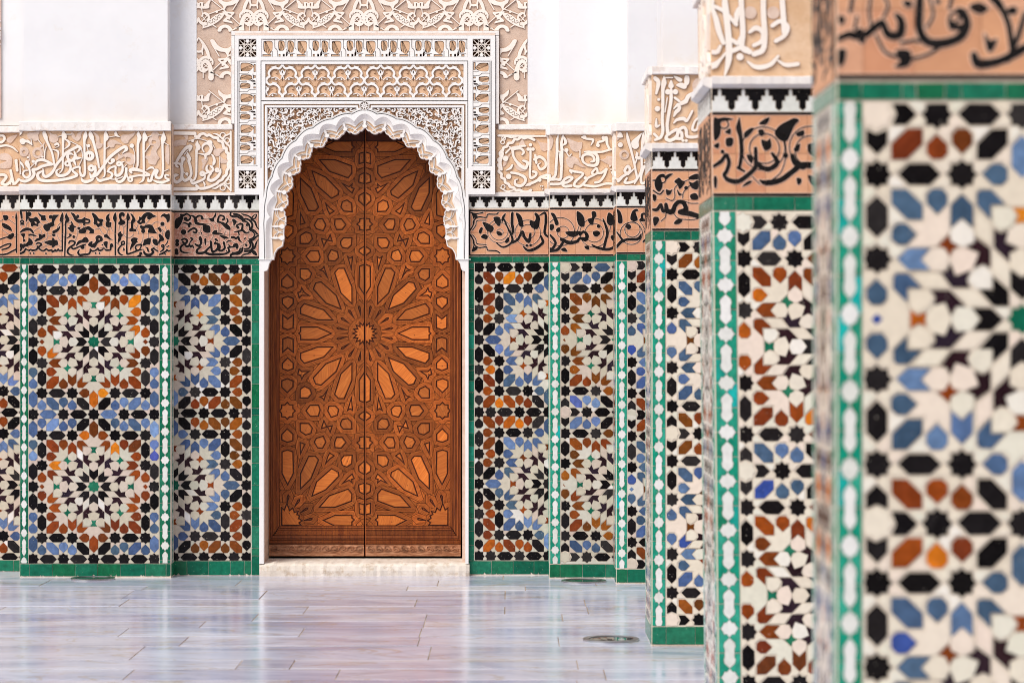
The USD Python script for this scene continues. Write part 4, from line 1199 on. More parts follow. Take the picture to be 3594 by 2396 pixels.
T['bB'] = (2230, 200, 2.24, '''
p 605,480 640,490 660,540 650,620 610,660 600,600
s 34 640,500,34 690,490,30 750,490,12
o 34 12 685,530
p 690,590 735,560 735,610 700,600
p 700,640 755,640 745,700 700,700
p 605,690 645,675 640,720 605,710
d 17 670,745
s 34 600,860,26 660,820,34 700,770,30 720,830,34 700,900,34 680,930,30 720,970,40 800,975,40 900,900,36 930,850,34 930,720,30
p 600,940 625,950 620,1030 600,1020
s 44 805,480,10 800,560,44 815,640,34 820,760,34 800,880,26
s 20 790,870,26 840,900,20
s 40 930,830,34 980,870,42 1040,880,42 1100,830,40 1060,760,26
o 118 10 1000,720
o 170 9 990,720
p 840,600 890,560 920,565 890,610 850,640
p 950,580 990,570 1000,610 970,625
p 975,650 1020,660 1045,640 1055,710 1010,740 985,710
p 1080,600 1120,540 1190,500 1240,480 1275,500 1240,540 1215,590 1180,660 1120,655
p 960,520 1000,490 1045,475 1020,530 970,535
p 860,770 910,780 900,840 870,810
o 165 9 1360,710
o 120 9 1360,740
p 1230,720 1280,680 1270,740 1240,745
p 1340,690 1410,680 1400,780 1350,760
p 1250,600 1310,575 1310,620 1260,625
s 44 960,970,14 1010,990,44 1120,970,46 1220,900,44 1290,850,46 1400,850,44
s 50 1220,780,40 1240,830,50 1300,860,60
p 820,1020 860,980 900,970 880,1000
p 1250,950 1290,960 1280,1000 1255,1000
p 1340,930 1390,950 1400,1020 1360,1000
d 22 1165,775
s 9 1160,650 1170,760 1130,900 1040,980
s 9 900,940 960,1000
''')
T['bC'] = (2830, 0, 1.96, '''
s 44 215,270,44 290,240,50 340,250,60 370,220,50 380,280,50
s 44 410,240,50 470,190,54 520,160,50 560,240,60 640,240,64 650,150,56 620,110,40
p 215,350 270,345 260,430 220,460
p 220,110 260,120 260,160 225,170
p 610,350 710,350 715,440 660,470 600,460 640,420
s 56 780,-60,50 775,60,56 775,200,60 830,290,64 940,300,66 1050,260,64 1100,180,60 1080,90,50 1040,70,30
s 70 1000,190,50 1010,130,80 1050,100,70
h 1000,110 1040,100 1030,140 1000,145
s 40 1000,190,40 1060,190,44 1095,170,40
p 1120,40 1190,20 1250,60 1200,100 1140,80
p 1380,60 1440,50 1440,100 1390,100
p 1220,230 1260,280 1310,270 1280,350 1240,350
s 60 1150,380,50 1180,440,70 1300,430,60 1420,380,60 1500,330,60
s 40 1280,-20,70 1340,60,50 1390,180,44 1410,340,36
s 36 1500,100 1450,260 1380,420
s 20 440,170 430,80 440,-20
s 20 530,120 560,40 520,-40
s 22 480,250 540,360 640,400
s 22 720,410 850,370 960,290
s 22 650,300 740,280 770,290
s 20 830,190 870,100 840,-20
s 24 980,60 1000,-20
p 660,10 720,10 720,50 680,50
d 20 900,12
s 30 480,-120 560,-60 660,-90 700,-160
s 50 900,-80 1000,-40 1100,-100 1200,-60
s 26 300,80 320,-30 360,-90
s 20 330,200 345,120
d 40 560,-150 1350,-120
s 40 1380,-90 1480,-40 1560,-80
''')
# upper wall arabesque: motif A (pair of beaded curls under a flame) and motif B (pair of scrolled ribbons); half outlines, mirrored about x=0 (photo pixels)
AX = (-238 / 3.0947, 0, 3.0947)
T['mA'] = (*AX, '''
s 46 106,345,64 104,300,58 112,240,50 130,190,44 165,165,46 200,180,44 212,215,42 195,250,40 165,262,36 140,250,20
s 30 88,200,16 95,160,34 130,130,40 170,122,34 210,140,34 236,180,30 236,230,30 210,270,26 170,284,14
s 34 104,140,12 130,110,34 145,60,40 170,10,36 200,-40,30 238,-90,14
s 24 196,95,12 205,60,24 238,62,26
s 22 205,60 196,20 190,-20
s 12 190,290 190,345
s 10 130,190 190,240
s 10 190,190 130,240
h 98,168 104,162 108,170 100,176
h 118,148 126,143 128,151 120,154
h 145,138 154,137 153,145 145,145
h 175,138 184,141 181,148 174,145
h 200,155 207,161 203,167 197,161
h 215,180 220,188 215,192 211,185
h 220,215 224,222 219,227 216,220
h 212,245 215,252 208,256 206,249
''')
T['mB'] = (-833 / 3.0947, 0, 3.0947, '''
s 34 800,180,16 770,150,30 735,165,34 725,205,36 745,245,36 785,262,34 820,235,30 830,200,20
s 80 770,285,46 720,262,64 660,222,76 610,185,70 570,160,36
p 440,142 500,132 575,128 548,165 530,188 560,215 565,238 500,250 458,258 490,205
p 700,5 735,15 760,45 790,25 833,38 833,92 725,95 715,50
h 476,158 505,150 515,156 490,166
h 480,222 520,212 515,222 490,230
h 770,40 778,30 782,60 774,72
h 806,45 814,40 818,62 812,76
H 5 588,172 610,166 628,192 622,214 650,222 668,206 684,222 676,246 704,256 720,242 738,258 740,280 770,288
H 6 600,200 612,196
H 6 640,190 650,186
H 6 655,246 664,238
H 6 700,232 712,228
h 732,196 738,180 746,190 740,206
h 740,236 750,226 758,238 750,248
h 764,160 778,158 780,168 768,170
s 11 745,180 800,240
s 11 795,175 750,235
s 12 800,92 790,150
p 360,-60 405,20 460,58 525,70 552,112 575,62 612,30 622,-30 600,-15 560,18 505,22 445,-12 400,-70
p 470,312 500,282 545,270 595,285 620,312 625,345 590,345 575,318 545,305 515,318 505,345 462,345
s 12 380,-20 460,110
s 12 30,312 110,285
s 12 392,262 470,190 560,110 670,20 720,-20
s 12 372,280 440,320 500,345
s 12 560,100 650,130 740,165
d 16 635,130
s 12 640,300 700,270 790,310
''')
# ------------------------------------------------------------------ relief helpers
TR = {k: parse(v[3], v[0], v[1], v[2]) for k, v in T.items()}
def carved(parent, fr, box_, keys, ground='ochre_ground', white='carved_cream', leafm='carved_mauve', depth=0.009, name='inscription_panel', d=0.0, letters='carved_lettering'):
    """a carved plaster panel: coloured ground, leaf work low, lettering high"""
    cb = sbox(*box_); k = 1.0
    mb = MB(); mb.prism(cb, fr, d - .03, d); pn = mb.build(name, ground, parent)
    a = unary_union([TR[q].get('a') for q in keys if TR[q].get('a') is not None]).intersection(cb)
    b = [TR[q].get('b') for q in keys if TR[q].get('b') is not None]
    if b:
        b = unary_union(b).intersection(cb)
        mb = MB(); mb.prism(b, fr, d, d + depth * .55, bev=.8); mb.build('carved_leaf', leafm, pn)
    px = 1.0
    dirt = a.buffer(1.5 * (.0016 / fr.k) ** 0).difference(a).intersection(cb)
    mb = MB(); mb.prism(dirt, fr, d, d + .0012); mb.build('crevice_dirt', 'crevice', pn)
    mb = MB(); mb.prism(a, fr, d, d + depth * .8); mb.prism(a.buffer(-.7 * a.length ** 0, join_style=1), fr, d + depth * .8, d + depth); mb.build(letters, white, pn)
    return pn

def ledge(parent, fr, x0, x1, y0, y1, dp, m='plaster_white', name='plaster_ledge', taper=0.0, d0=-0.03, ret=None):
    """a projecting plaster fillet with soft, slightly uneven edges"""
    mb = MB(); k = fr.k; rr = np.random.default_rng(int(x0 * 7 + y0) % 9999)
    n = max(3, int((x1 - x0) / 14)); xs = np.linspace(x0, x1, n)
    prof = [(y0, d0), (y0 + .4, dp - .004), (y0 + 2.5, dp), (y1 - 2.5 - taper, dp), (y1 - .4 - taper, dp - .004), (y1, d0 if taper == 0 else min(dp * .35, .006)), (y1, d0)]
    rows = []
    for x in xs:
        w = rr.normal(0, .35, len(prof)); w2 = rr.normal(0, .0010, len(prof))
        rows.append(np.array([fr.pt([(x, p[0] + (w[i] if 0 < i < 6 else 0))], p[1] + (w2[i] if 0 < i < 6 else 0))[0] for i, p in enumerate(prof)]))
    m_ = len(prof); v = np.vstack(rows); f = []
    for i in range(n - 1):
        for j in range(m_ - 1):
            a, b = i * m_ + j, i * m_ + j + 1
            f += [(a, a + m_, b + m_), (a, b + m_, b)]
    f = np.array(f)
    P = v[f]; nn = np.cross(P[:, 1] - P[:, 0], P[:, 2] - P[:, 0]).sum(0)
    if nn @ fr.N < 0: f = f[:, ::-1]
    mb.add(v, f)
    for e in (0, n - 1):     # end caps
        r = rows[e]; t = np.array([(0, j, j + 1) for j in range(1, m_ - 1)])
        mb.add(r, t if e else t[:, ::-1])
    return mb.build(name, m, parent)

def plain(parent, fr, x0, y0, x1, y1, d, thick, m='plaster_white', name='plaster_face', bev=0.0):
    mb = MB(); mb.prism(sbox(x0, y0, x1, y1), fr, d - thick, d, bev=bev)
    return mb.build(name, m, parent)
# ------------------------------------------------------------------ ground, floor
def wx(px, r): return (px - 1797) * S / r
def wz(py, r): return CAMZ - (py - 1198) * S / r
mb = MB(); mb.quad((-200, -200, -0.06), (200, -200, -0.06), (200, 200, -0.06), (-200, 200, -0.06))
tag(mb.build('ground', 'dust_ground'), 'bare earth beyond the marble courtyard', 'ground', kind='structure')
floor = thing('floor', 'polished pale marble courtyard floor of long staggered slabs', 'floor', kind='structure')
mb = MB(); mb.box((-9, 2, -0.05), (9, 15.6, -0.0016)); mb.build('joint_bed', 'slab_joint', floor)
ROWS = [15.40, 14.72, 14.35, 14.09, 13.62, 13.25, 12.88, 12.54, 12.25, 11.88, 11.52, 11.02, 10.71, 10.37, 10.02, 9.70, 9.36, 9.02, 8.66, 8.32]
ENDS = {0: [(388, 2033), (1766, 2040)], 1: [(830, 2051)], 2: [(1423, 2080), (1845, 2082), (480, 2080)], 3: [(900, 2110), (405, 2115)], 4: [(1450, 2140), (2060, 2140), (390, 2145)], 5: [(1771, 2166), (2070, 2166), (1035, 2190)],
        6: [(1488, 2190), (1978, 2192)], 7: [(1480, 2218), (640, 2255)], 8: [(1461, 2265), (1030, 2258)], 9: [(1458, 2290), (1967, 2290), (580, 2310)], 10: [(1497, 2330), (440, 2325)], 11: [(2033, 2365), (1000, 2370), (830, 2340)]}
rs = random.Random(21)
def slab(mb, x0, x1, ya, yb, z):
    c = .0010
    P = [(x0, ya), (x1, ya), (x1, yb), (x0, yb)]; Q = [(x0 + c, ya + c), (x1 - c, ya + c), (x1 - c, yb - c), (x0 + c, yb - c)]
    t = [rs.uniform(-.0006, .0006) for _ in range(4)]
    v = [(a, b, -.02) for a, b in P] + [(a, b, z - .0008) for a, b in P] + [(a, b, z + t[i]) for i, (a, b) in enumerate(Q)]
    f = []
    for i in range(4):
        j = (i + 1) % 4
        f += [(i, j, j + 4), (i, j + 4, i + 4), (i + 4, j + 4, j + 8), (i + 4, j + 8, i + 8)]
    f += [(8, 9, 10), (8, 10, 11)]
    mb.add(v, f)
far = MB()
for i in range(len(ROWS) - 1):
    yb, ya = ROWS[i], ROWS[i + 1]
    cuts = sorted((px - 1797) * S * (D / ((py - 1198) / 820.0)) / D for px, py in ENDS.get(i, []))
    xs = [-8.5]
    lim = cuts if cuts else []
    # fill outwards from the joints seen in the photograph
    allx = list(lim) if lim else [rs.uniform(-1, 0)]
    while allx[0] > -8.3: allx.insert(0, allx[0] - rs.uniform(.75, 1.5))
    while allx[-1] < 8.3: allx.append(allx[-1] + rs.uniform(.75, 1.5))
    for a, b in zip(allx[:-1], allx[1:]):
        vis = b > -2.4 and a < 2.2 and yb > 9.5
        m_ = MB() if vis else far
        g = rs.uniform(.0016, .0034)
        slab(m_, a + g, b - g, ya + rs.choice([.002, .003, .005, .008]), yb - rs.choice([.002, .003, .005, .008]), rs.uniform(-.0008, .0008))
        if vis: m_.build('marble_slab', 'marble', floor)
y = ROWS[-1]
while y > 2.5:
    ya = y - .35; x = -8.5 + rs.uniform(0, .8)
    while x < 8.3:
        L = rs.uniform(.8, 1.5); slab(far, x + .003, x + L - .003, ya + .002, y - .002, rs.uniform(-.0008, .0008)); x += L
    y = ya
far.build('outer_slabs', 'marble', floor, kind='stuff')

# the other sides of the courtyard, behind the camera and beyond the pillars
t = thing('court_enclosure', 'plain plastered courtyard walls behind and to the right of the viewer', 'wall', (0, -9, 0))
mb = MB(); mb.bbox((-12.4, -9.5, -.05), (10.4, -9, 6.5)); mb.bbox((10, -8.99, -.05), (10.4, 16.4, 6.5)); mb.build('plaster_walls', 'opposite_plaster', t)
mb = MB(); mb.bbox((-11.99, -8.985, -.04), (9.99, -8.96, 1.8)); mb.bbox((9.96, -8.95, -.04), (9.985, 15, 1.8)); mb.build('tiled_dado', 'glaze_dado', t)

# ------------------------------------------------------------------ bays of the tiled wall
def lines(x0, x1, *ys): return [sbox(x0, a, x1, b) for a, b in ys]
def core(parent, x0, x1, r, depth, top=7.0, d=-.0125, name='masonry', m='grout_pink', hole=None, zb=-.03):
    fr = front(r); k = fr.k
    ytop = 1198 - (top - CAMZ) / k; ybot = 1198 + (CAMZ - zb) / k
    p = sbox(x0, ytop, x1, ybot)
    if hole is not None: p = p.difference(hole)
    mb = MB(); mb.prism(p, fr, d - depth, d, back=True)
    return mb.build(name, m, parent)

GL = [38, 36, 40, 38, 37]
# left bay, set back
t = thing('courtyard_wall', 'strip of tiled wall at the far left edge, set back behind the broad white pilaster', 'wall', (wx(0, .984), 15.244, 0))
f = front(.984)
core(t, -2600, 105, .984, .9)
plain(t, f, -2600, -3000, 105, 440, 0, .012)
plain(t, f, -120, -500, 5, 416, .012, .012, m='rose_ground', name='carved_strip')
mb = MB(); mb.prism(affinity.translate(TR['mB']['a'], -40, 70).intersection(sbox(-120, 0, 4, 416)), f, .012, .024)
mb.prism(affinity.translate(affinity.scale(TR['mB']['a'], -1, 1, origin=(0, 0)), -60, 60).intersection(sbox(-120, 0, 4, 416)), f, .012, .0235)
mb.prism(affinity.translate(affinity.scale(TR['mA']['a'], -1, 1, origin=(0, 0)), -70, 200).intersection(sbox(-120, 0, 4, 416)), f, .012, .023)
mb.build('carved_scrolls', 'carved_white', t)
ledge(t, f, -300, 105, 443, 467, .025, m='old_ledge')
carved(t, f, (-300, 467, 105, 655), ['s0'])
ledge(t, f, -300, 105, 655, 683, .03, taper=8)
merlons(t, f, -60, 105, 684, 738, 48, 21)
band(t, f, [-60, 8, 67, 105], [741, 823, 903], unary_union([TR['b0']['a']] + lines(-300, 105, (736, 742), (899, 904))))
course(t, f, -60, 105, 905, 926, GL, seed=31)
pn = bed(t, f, (-60, 926, 105, 1965))
zellij(pn, f, 86, [1193, 1701], 15.33, 15.4, (-60, 927, 72, 1964), 'glaze_blue', 'glaze_orange', 'glaze_orange', 'B', seed=2)
bed(t, f, (-60, 682, 105, 926), 'mortar_bed'); bed(t, f, (-60, 1965, 105, 2010), 'mortar_bed')
course(t, f, -60, 105, 1965, 2004, [54], seed=32, ragged=1)

# broad left pilaster
LX = wx(335, 1.0087)
t = thing('wall_pilaster', 'broad white pilaster left of the door, full tile panel under a long carved inscription', 'pilaster', (LX, 14.87, 0))
f = front(1.0087)
core(t, 69.5, 600, 1.0087, .30, top=CAMZ + (1198 - 433) * S / 1.0087, d=-.0125)
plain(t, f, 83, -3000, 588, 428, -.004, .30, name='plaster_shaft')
ledge(t, f, 69, 600, 427, 461, .022, m='old_ledge')
carved(t, f, (70, 461, 600, 648), ['s1a', 's1b'])
ledge(t, f, 69, 601, 647, 683, .03, taper=12)
bed(t, f, (69.5, 683, 600, 927), 'mortar_bed'); bed(t, f, (69.5, 1976, 600, 2026), 'mortar_bed')
merlons(t, f, 70, 599, 683, 736, 48.3, 134)
band(t, f, [70, 100, 183, 217, 300, 386, 468, 554, 599], [736, 819.5, 904], unary_union([TR['b1a']['a'].intersection(sbox(0, 0, 330, 2000)), TR['b1b']['a'].intersection(sbox(330, 0, 900, 2000))] + lines(69, 600, (736, 742), (898.5, 903))))
course(t, f, 70, 599, 905, 926, [32, 82, 75, 80, 66, 84, 78, 42], seed=33)
pn = bed(t, f, (69.5, 926, 600, 1977))
zellij(pn, f, 329, [1199.5, 1707], 15.58, 15.42, (100, 928, 559, 1976), 'glaze_orange', 'glaze_blue', 'glaze_green', 'A', seed=3)
bead_strip(pn, f, 70, 99, 928, 1976, 100, 1069, 'glaze_green', seed=4)
bead_strip(pn, f, 560, 599, 928, 1976, 100, 1014, 'glaze_green', seed=5)
course(t, f, 70, 599, 1977, 2021, [33, 80, 82, 80, 82, 84, 72, 43], seed=34, ragged=2)
fs = side(1.0087, 600, sgn=1)
sp = bed(t, fs, (2, 683, 78, 2026), 'side_tiling', d=.001)
for a, b, m_ in ((684, 735, 'glaze_milk'), (737, 743, 'glaze_ink'), (744, 898, 'terracotta'), (899, 904, 'glaze_ink'), (905, 926, 'glaze_green'), (1977, 2021, 'glaze_green')):
    mb = MB(); mb.prism(sbox(2, a, 78, b), fs, .0012, .004, bev=.5); mb.build('side_tile', m_, sp)
bead_strip(sp, fs, 20, 58, 928, 1976, 100, 1014, 'glaze_green', seed=6, only_stuff=True)

# ------------------------------------------------------------------ wall around the door
PX = wx(1280, 1.0)
t = thing('portal_wall', 'recessed wall around the doorway with pink arabesque plaster above and a tiled strip on each side', 'wall', (PX, 15.0, 0))
f = front(1.0)
OPEN = sbox(928, 425, 1622, 2040)
core(t, 590, 1990, 1.0, .62, hole=OPEN)
mb = MB(); mb.box((wx(900, 1), 15.63, -.02), (wx(1650, 1), 15.66, 2.6)); mb.build('passage_back', 'shadow_black', t)
mb = MB(); mb.box((wx(925, 1), 15.012, -.03), (wx(1625, 1), 15.64, .004)); mb.build('passage_floor', 'shadow_black', t)
for a, b in ((590, 690), (1852, 1990)): plain(t, f, a, -3000, b, 442, 0, .012)
ledge(t, f, 600, 816, 437, 456, .012, m='old_ledge'); ledge(t, f, 1750, 1935, 437, 456, .012, m='old_ledge')
plain(t, f, 1985, -3000, 9000, 2015, -.02, .3)
SUR = sbox(812, 110, 1754, 700)
AR = sbox(690, -700, 1852, 438).difference(SUR)
mb = MB(); mb.prism(AR, f, -.012, -.004); ap = mb.build('arabesque_ground', 'rose_ground', t)
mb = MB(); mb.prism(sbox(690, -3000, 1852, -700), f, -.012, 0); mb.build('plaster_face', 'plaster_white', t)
def sym(g): return unary_union([g, affinity.scale(g, -1, 1, origin=(0, 0))])
mA, mB = sym(TR['mA']['a']), sym(TR['mB']['a'])
def put_motifs():
    n = 0
    for j in range(-4, 4):
        for i in range(-3, 4):
            off = 193 * (j % 2)
            for g, bx, nm in ((mA, 1277, 'beaded_curl'), (mB, 1469, 'ribbon_scroll')):
                q = affinity.translate(g, bx + 386 * i + off, 162.5 * j).intersection(AR.buffer(-1))
                if q.area < 60: continue
                vis = q.bounds[3] > -5
                yield nm, q, vis
rest, dirt_ = MB(), []
for nm, q, vis in put_motifs():
    m_ = MB() if vis else rest
    m_.prism(q, f, -.004, .0025); m_.prism(q.buffer(-.6), f, .0025, .0045); dirt_.append(q)
    if vis: m_.build(nm, 'carved_cream', ap)
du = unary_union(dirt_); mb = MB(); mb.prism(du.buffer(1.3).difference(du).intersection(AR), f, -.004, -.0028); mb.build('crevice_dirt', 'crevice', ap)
rest.build('upper_scrolls', 'carved_cream', ap, kind='stuff')
# left strip
carved(t, f, (601, 455, 819, 677), ['s2'])
plain(t, f, 601, 676, 914, 686, .012, .02, name='plaster_ledge')
bed(t, f, (600, 684, 915, 929), 'mortar_bed'); bed(t, f, (600, 1966, 915, 2022), 'mortar_bed')
merlons(t, f, 601, 914, 684, 738, 47.9, 660)
band(t, f, [601, 613, 681, 771, 854, 914], [740, 824, 907], unary_union([TR['b2']['a']] + lines(601, 914, (740.5, 746), (900, 907))), m='terracotta_worn')
course(t, f, 601, 913, 908, 928, [12, 82, 75, 64, 76], seed=35)
pn = bed(t, f, (600, 928, 915, 1967))
zellij(pn, f, 610, [1196.5, 1702], 15.5, 15.35, (601, 929, 881, 1966), 'glaze_blue', 'glaze_brown', 'glaze_orange', 'B', seed=6, mixrow=.1)
course(pn, f, 883, 911, 929, 2017, [26, 62, 52, 55, 78, 81, 61, 80], seed=36, vertical=True)
course(t, f, 601, 882, 1967, 2017, [54, 80, 79, 50], seed=37, ragged=2)
# right strip
carved(t, f, (1742, 455, 1935, 684), ['s3'])
plain(t, f, 1645, 676, 1935, 690, .012, .02, name='plaster_ledge')
bed(t, f, (1644, 688, 1940, 922), 'mortar_bed'); bed(t, f, (1644, 1966, 1940, 2022), 'mortar_bed')
merlons(t, f, 1646, 1938, 689, 731, 46.7, 1684)
band(t, f, [1645, 1705, 1787, 1872, 1938], [735, 817, 898], unary_union([TR['b3']['a']] + lines(1645, 1940, (736, 742), (893, 898))))
course(t, f, 1645, 1938, 900, 920, [74, 76, 38, 20, 76], seed=38)
pn = bed(t, f, (1644, 920, 1940, 1967))
zellij(pn, f, 1924, [1192, 1697], 14.75, 15.40, (1666, 922, 1938, 1965), 'glaze_blue', 'glaze_orange', 'glaze_orange', 'B', seed=7, centre='glaze_black', mixrow=.0)
course(pn, f, 1645, 1664, 922, 1966, [22, 38, 40, 60, 42, 45, 48, 54], seed=39, vertical=True)
course(t, f, 1645, 1938, 1967, 2014, [80, 80, 76, 60], seed=40, ragged=2)

# ------------------------------------------------------------------ the two stepped pilasters on the right of the door
def pilaster(name, label, cat, r, x0, xb, x1, lv, zx, zargs, keys, bkey, mstart, mper, xs, xhalf, start, depth, seed, greens, vis=None, lean=0.0, shaft=None, ragged=1, bper=100, sidew=True, sidet=None, base=True, shaftd=-.004, group=None, vtop=-3000, centre='glaze_green'):
    """pillar or pilaster clad in tile: x0 left edge, xb right edge of the bead strip, x1 right edge of what is built"""
    f = front(r, lean); k = f.k
    t = thing(name, label, cat, (wx((x0 + x1) / 2, r), D / r, 0), group=group)
    core_x1 = x1
    fr0 = f
    p = sbox(x0 + .8, lv['ledge'][0] + 5, x1 - .8, 1198 + (CAMZ + .01) / k)
    mb = MB(); mb.prism(p, f, -depth + .0125, -.0125, back=True); mb.build('masonry', 'grout_pink', t)
    sx0, sx1 = shaft
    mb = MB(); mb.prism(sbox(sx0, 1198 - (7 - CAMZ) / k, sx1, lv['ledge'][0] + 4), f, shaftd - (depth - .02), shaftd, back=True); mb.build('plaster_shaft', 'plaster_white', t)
    ledge(t, f, x0, x1, *lv['ledge'], .02, m='old_ledge')
    if 'stucco' in lv:
        carved(t, f, (x0 + .5, lv['stucco'][0], x1, lv['stucco'][1]), keys)
        ledge(t, f, x0, x1, *lv['low'], .028, taper=.25 * (lv['low'][1] - lv['low'][0]))
    bed(t, f, (x0 + .5, lv['merlon'][0] - 1, x1, lv['green'][1]), 'mortar_bed')
    merlons(t, f, x0 + .5, x1 - .5, *lv['merlon'], mper, mstart, seed=seed)
    u = r
    tr = [TR[bkey]['a']] + lines(x0, x1, (lv['band'][0], lv['band'][0] + 5 * u), (lv['band'][-1] - 5.5 * u, lv['band'][-1]))
    band(t, f, xs, lv['band'], unary_union(tr))
    course(t, f, x0 + .5, x1 - .5, lv['green'][0], lv['green'][1], greens, seed=seed + 1, gap=u)
    pn = bed(t, f, (x0 + .5, lv['green'][1], x1, lv['panel']), matname='grout_cream' if r > 1.2 else 'grout')
    zellij(pn, f, *zx, clip=(xb + 1, lv['green'][1] + 1.5 * u, xhalf, lv['panel'] - u), corner=True, vis=vis, seed=seed + 2, centre=centre, white='glaze_cream' if r > 1.2 else 'glaze_white', shrink=.88 if r > 1.2 else .96, **zargs)
    bead_strip(pn, f, x0 + 1, xb, lv['green'][1] + 1.5 * u, lv['panel'] - u, bper, start, 'glaze_teal', seed=seed + 3)
    if xhalf < x1 - 5: bead_strip(pn, f, xhalf + 1, x1 - 1, lv['green'][1] + 1.5 * u, lv['panel'] - u, bper, start, 'glaze_teal', seed=seed + 4, only_stuff=True)
    yb = 1198 + CAMZ / k
    bed(t, f, (x0 + .5, lv['panel'], x1, yb), 'mortar_bed')
    course(t, f, x0 + .5, x1 - .5, lv['panel'] + .5, yb - 4 * u, [xb - x0, 82 * u, 80 * u], seed=seed + 5, gap=u, ragged=ragged)
    # the left return face carries the same cladding
    fs = side(r, x0 + .3, lean, -1); w = (depth - .012) / k
    sp = bed(t, fs, (0.5, lv['merlon'][0] - 1, w, yb), 'side_tiling', d=0.002)
    fs2 = Fr(fs.O + .002 * fs.N, fs.U, fs.V, fs.N, fs.k)
    merlons(sp, fs2, 1, w, *lv['merlon'], mper, mper * .5, only_stuff=True)
    mb = MB(); mb.prism(sbox(1, lv['band'][0], w, lv['band'][-1]), fs2, .0004, .003); tb = mb.build('band_tile', 'terracotta', sp)
    g = affinity.translate(unary_union([TR['b3']['a'], TR['b4']['a']]), -1645, -736); g = affinity.scale(g, (lv['band'][-1] - lv['band'][0]) / 162, (lv['band'][-1] - lv['band'][0]) / 162, origin=(0, 0))
    g = affinity.translate(g, 4, lv['band'][0]).intersection(sbox(1, lv['band'][0], w, lv['band'][-1]))
    mb = MB(); mb.prism(g, fs2, .003, .0045); mb.build('painted_glaze', 'glaze_ink', tb)
    course(sp, fs2, 1, w, lv['green'][0], lv['green'][1], [80 * u], seed=seed + 6, gap=u, only_stuff=True)
    hx, hy = zx[2], zx[3]
    zellij(sp, fs2, w / 2, zx[1], min(hx, (w - 2 * (xb - x0)) / 2 / 12.66 * 1.0) if w > 12 * hx else hx, hy, clip=(xb - x0, lv['green'][1] + 1.5 * u, w - (xb - x0), lv['panel'] - u), corner=True, seed=seed + 7, only_stuff=True, white='glaze_cream' if r > 1.2 else 'glaze_white', shrink=.88 if r > 1.2 else .96, **zargs)
    bead_strip(sp, fs2, 1, xb - x0 - 1, lv['green'][1] + 1.5 * u, lv['panel'] - u, bper, start, 'glaze_teal', seed=seed + 8, only_stuff=True)
    bead_strip(sp, fs2, w - (xb - x0) + 1, w - 1, lv['green'][1] + 1.5 * u, lv['panel'] - u, bper, start, 'glaze_teal', seed=seed + 9, only_stuff=True)
    course(sp, fs2, 1, w, lv['panel'] + .5, yb - 4 * u, [80 * u], seed=seed + 10, gap=u, only_stuff=True)
    if 'stucco' in lv:
        hs = lv['stucco'][1] - lv['stucco'][0]
        mb = MB(); mb.prism(sbox(.5, lv['stucco'][0], w, lv['stucco'][1]), fs, -.01, .001); sq = mb.build('side_inscription', 'ochre_ground', t)
        g = affinity.scale(affinity.translate(TR['s1b']['a'], -330, -461), hs / 187, hs / 187, origin=(0, 0))
        g = affinity.translate(g, 2, lv['stucco'][0]).intersection(sbox(.5, lv['stucco'][0], w, lv['stucco'][1]))
        mb = MB(); mb.prism(g, fs, .001, .012); mb.build('carved_lettering', 'carved_cream', sq)
        ledge(t, fs, 0, w, *lv['low'], .028, taper=.25 * (lv['low'][1] - lv['low'][0]))
    ledge(t, fs, 0, w, *lv['ledge'], .02, m='old_ledge')
    return t

pilaster('wall_pilaster', 'white pilaster right of the door with brown-ringed mosaic and blue corner tiles', 'pilaster', 1.0136, 1929, 1967, 2168,
    dict(ledge=(438, 474), stucco=(473, 664), low=(663, 684), merlon=(684, 729), band=[730, 813, 898], green=(899, 919), panel=1979), (2168, [1192, 1700], 15.85, 15.40),
    dict(ring='glaze_brown', gapc='glaze_blue', crossc='glaze_green', gapx='A', mixrow=.2), ['s4'], 'b4', 1989.7, 47.5, [1929, 1967, 2021, 2106, 2167], 2167, 1056, .22, 50, [37, 83, 46, 66], shaft=(1962, 2215), bper=97)
pilaster('wall_pilaster', 'narrow white pilaster with turquoise edge tiles, half hidden by the first pillar', 'pilaster', 1.036, 2163, 2201, 2330,
    dict(ledge=(431, 461), stucco=(461, 653), low=(652, 674), merlon=(674, 724), band=[724, 808, 891], green=(892, 914), panel=1996), (2403, [1194, 1716], 16.0, 15.95),
    dict(ring='glaze_steel', gapc='glaze_orange', crossc='glaze_brown', gapx='A', mixrow=.0), ['s5'], 'b5', 2225, 47, [2163, 2203, 2257, 2330], 2330, 1004, .45, 70, [39, 44, 30, 60], shaft=(2205, 2330), bper=104)
G3 = None
pilaster('courtyard_pillar', 'tile-clad pillar standing closest to the wall, its green skirting resting on the marble', 'pillar', 1.302, 2288, 2336, 2890,
    dict(ledge=(234, 263), stucco=(262, 504), low=(503, 532), merlon=(531, 594), band=[594, 702, 809], green=(811, 843), panel=2197), (2589, [1194, 1848], 19.85, 19.83),
    dict(ring='glaze_steel', gapc='glaze_brown', crossc='glaze_brown', gapx='A', mixrow=.0), ['sA'], 'bA', 2369, 57, [2288, 2334, 2416.6, 2500, 2600, 2700, 2800, 2890], 2842, 908, .5, 90, [46, 94, 80, 84], shaft=(2327, 2860), vis=(0, 0, 2530, 4000), bper=132)
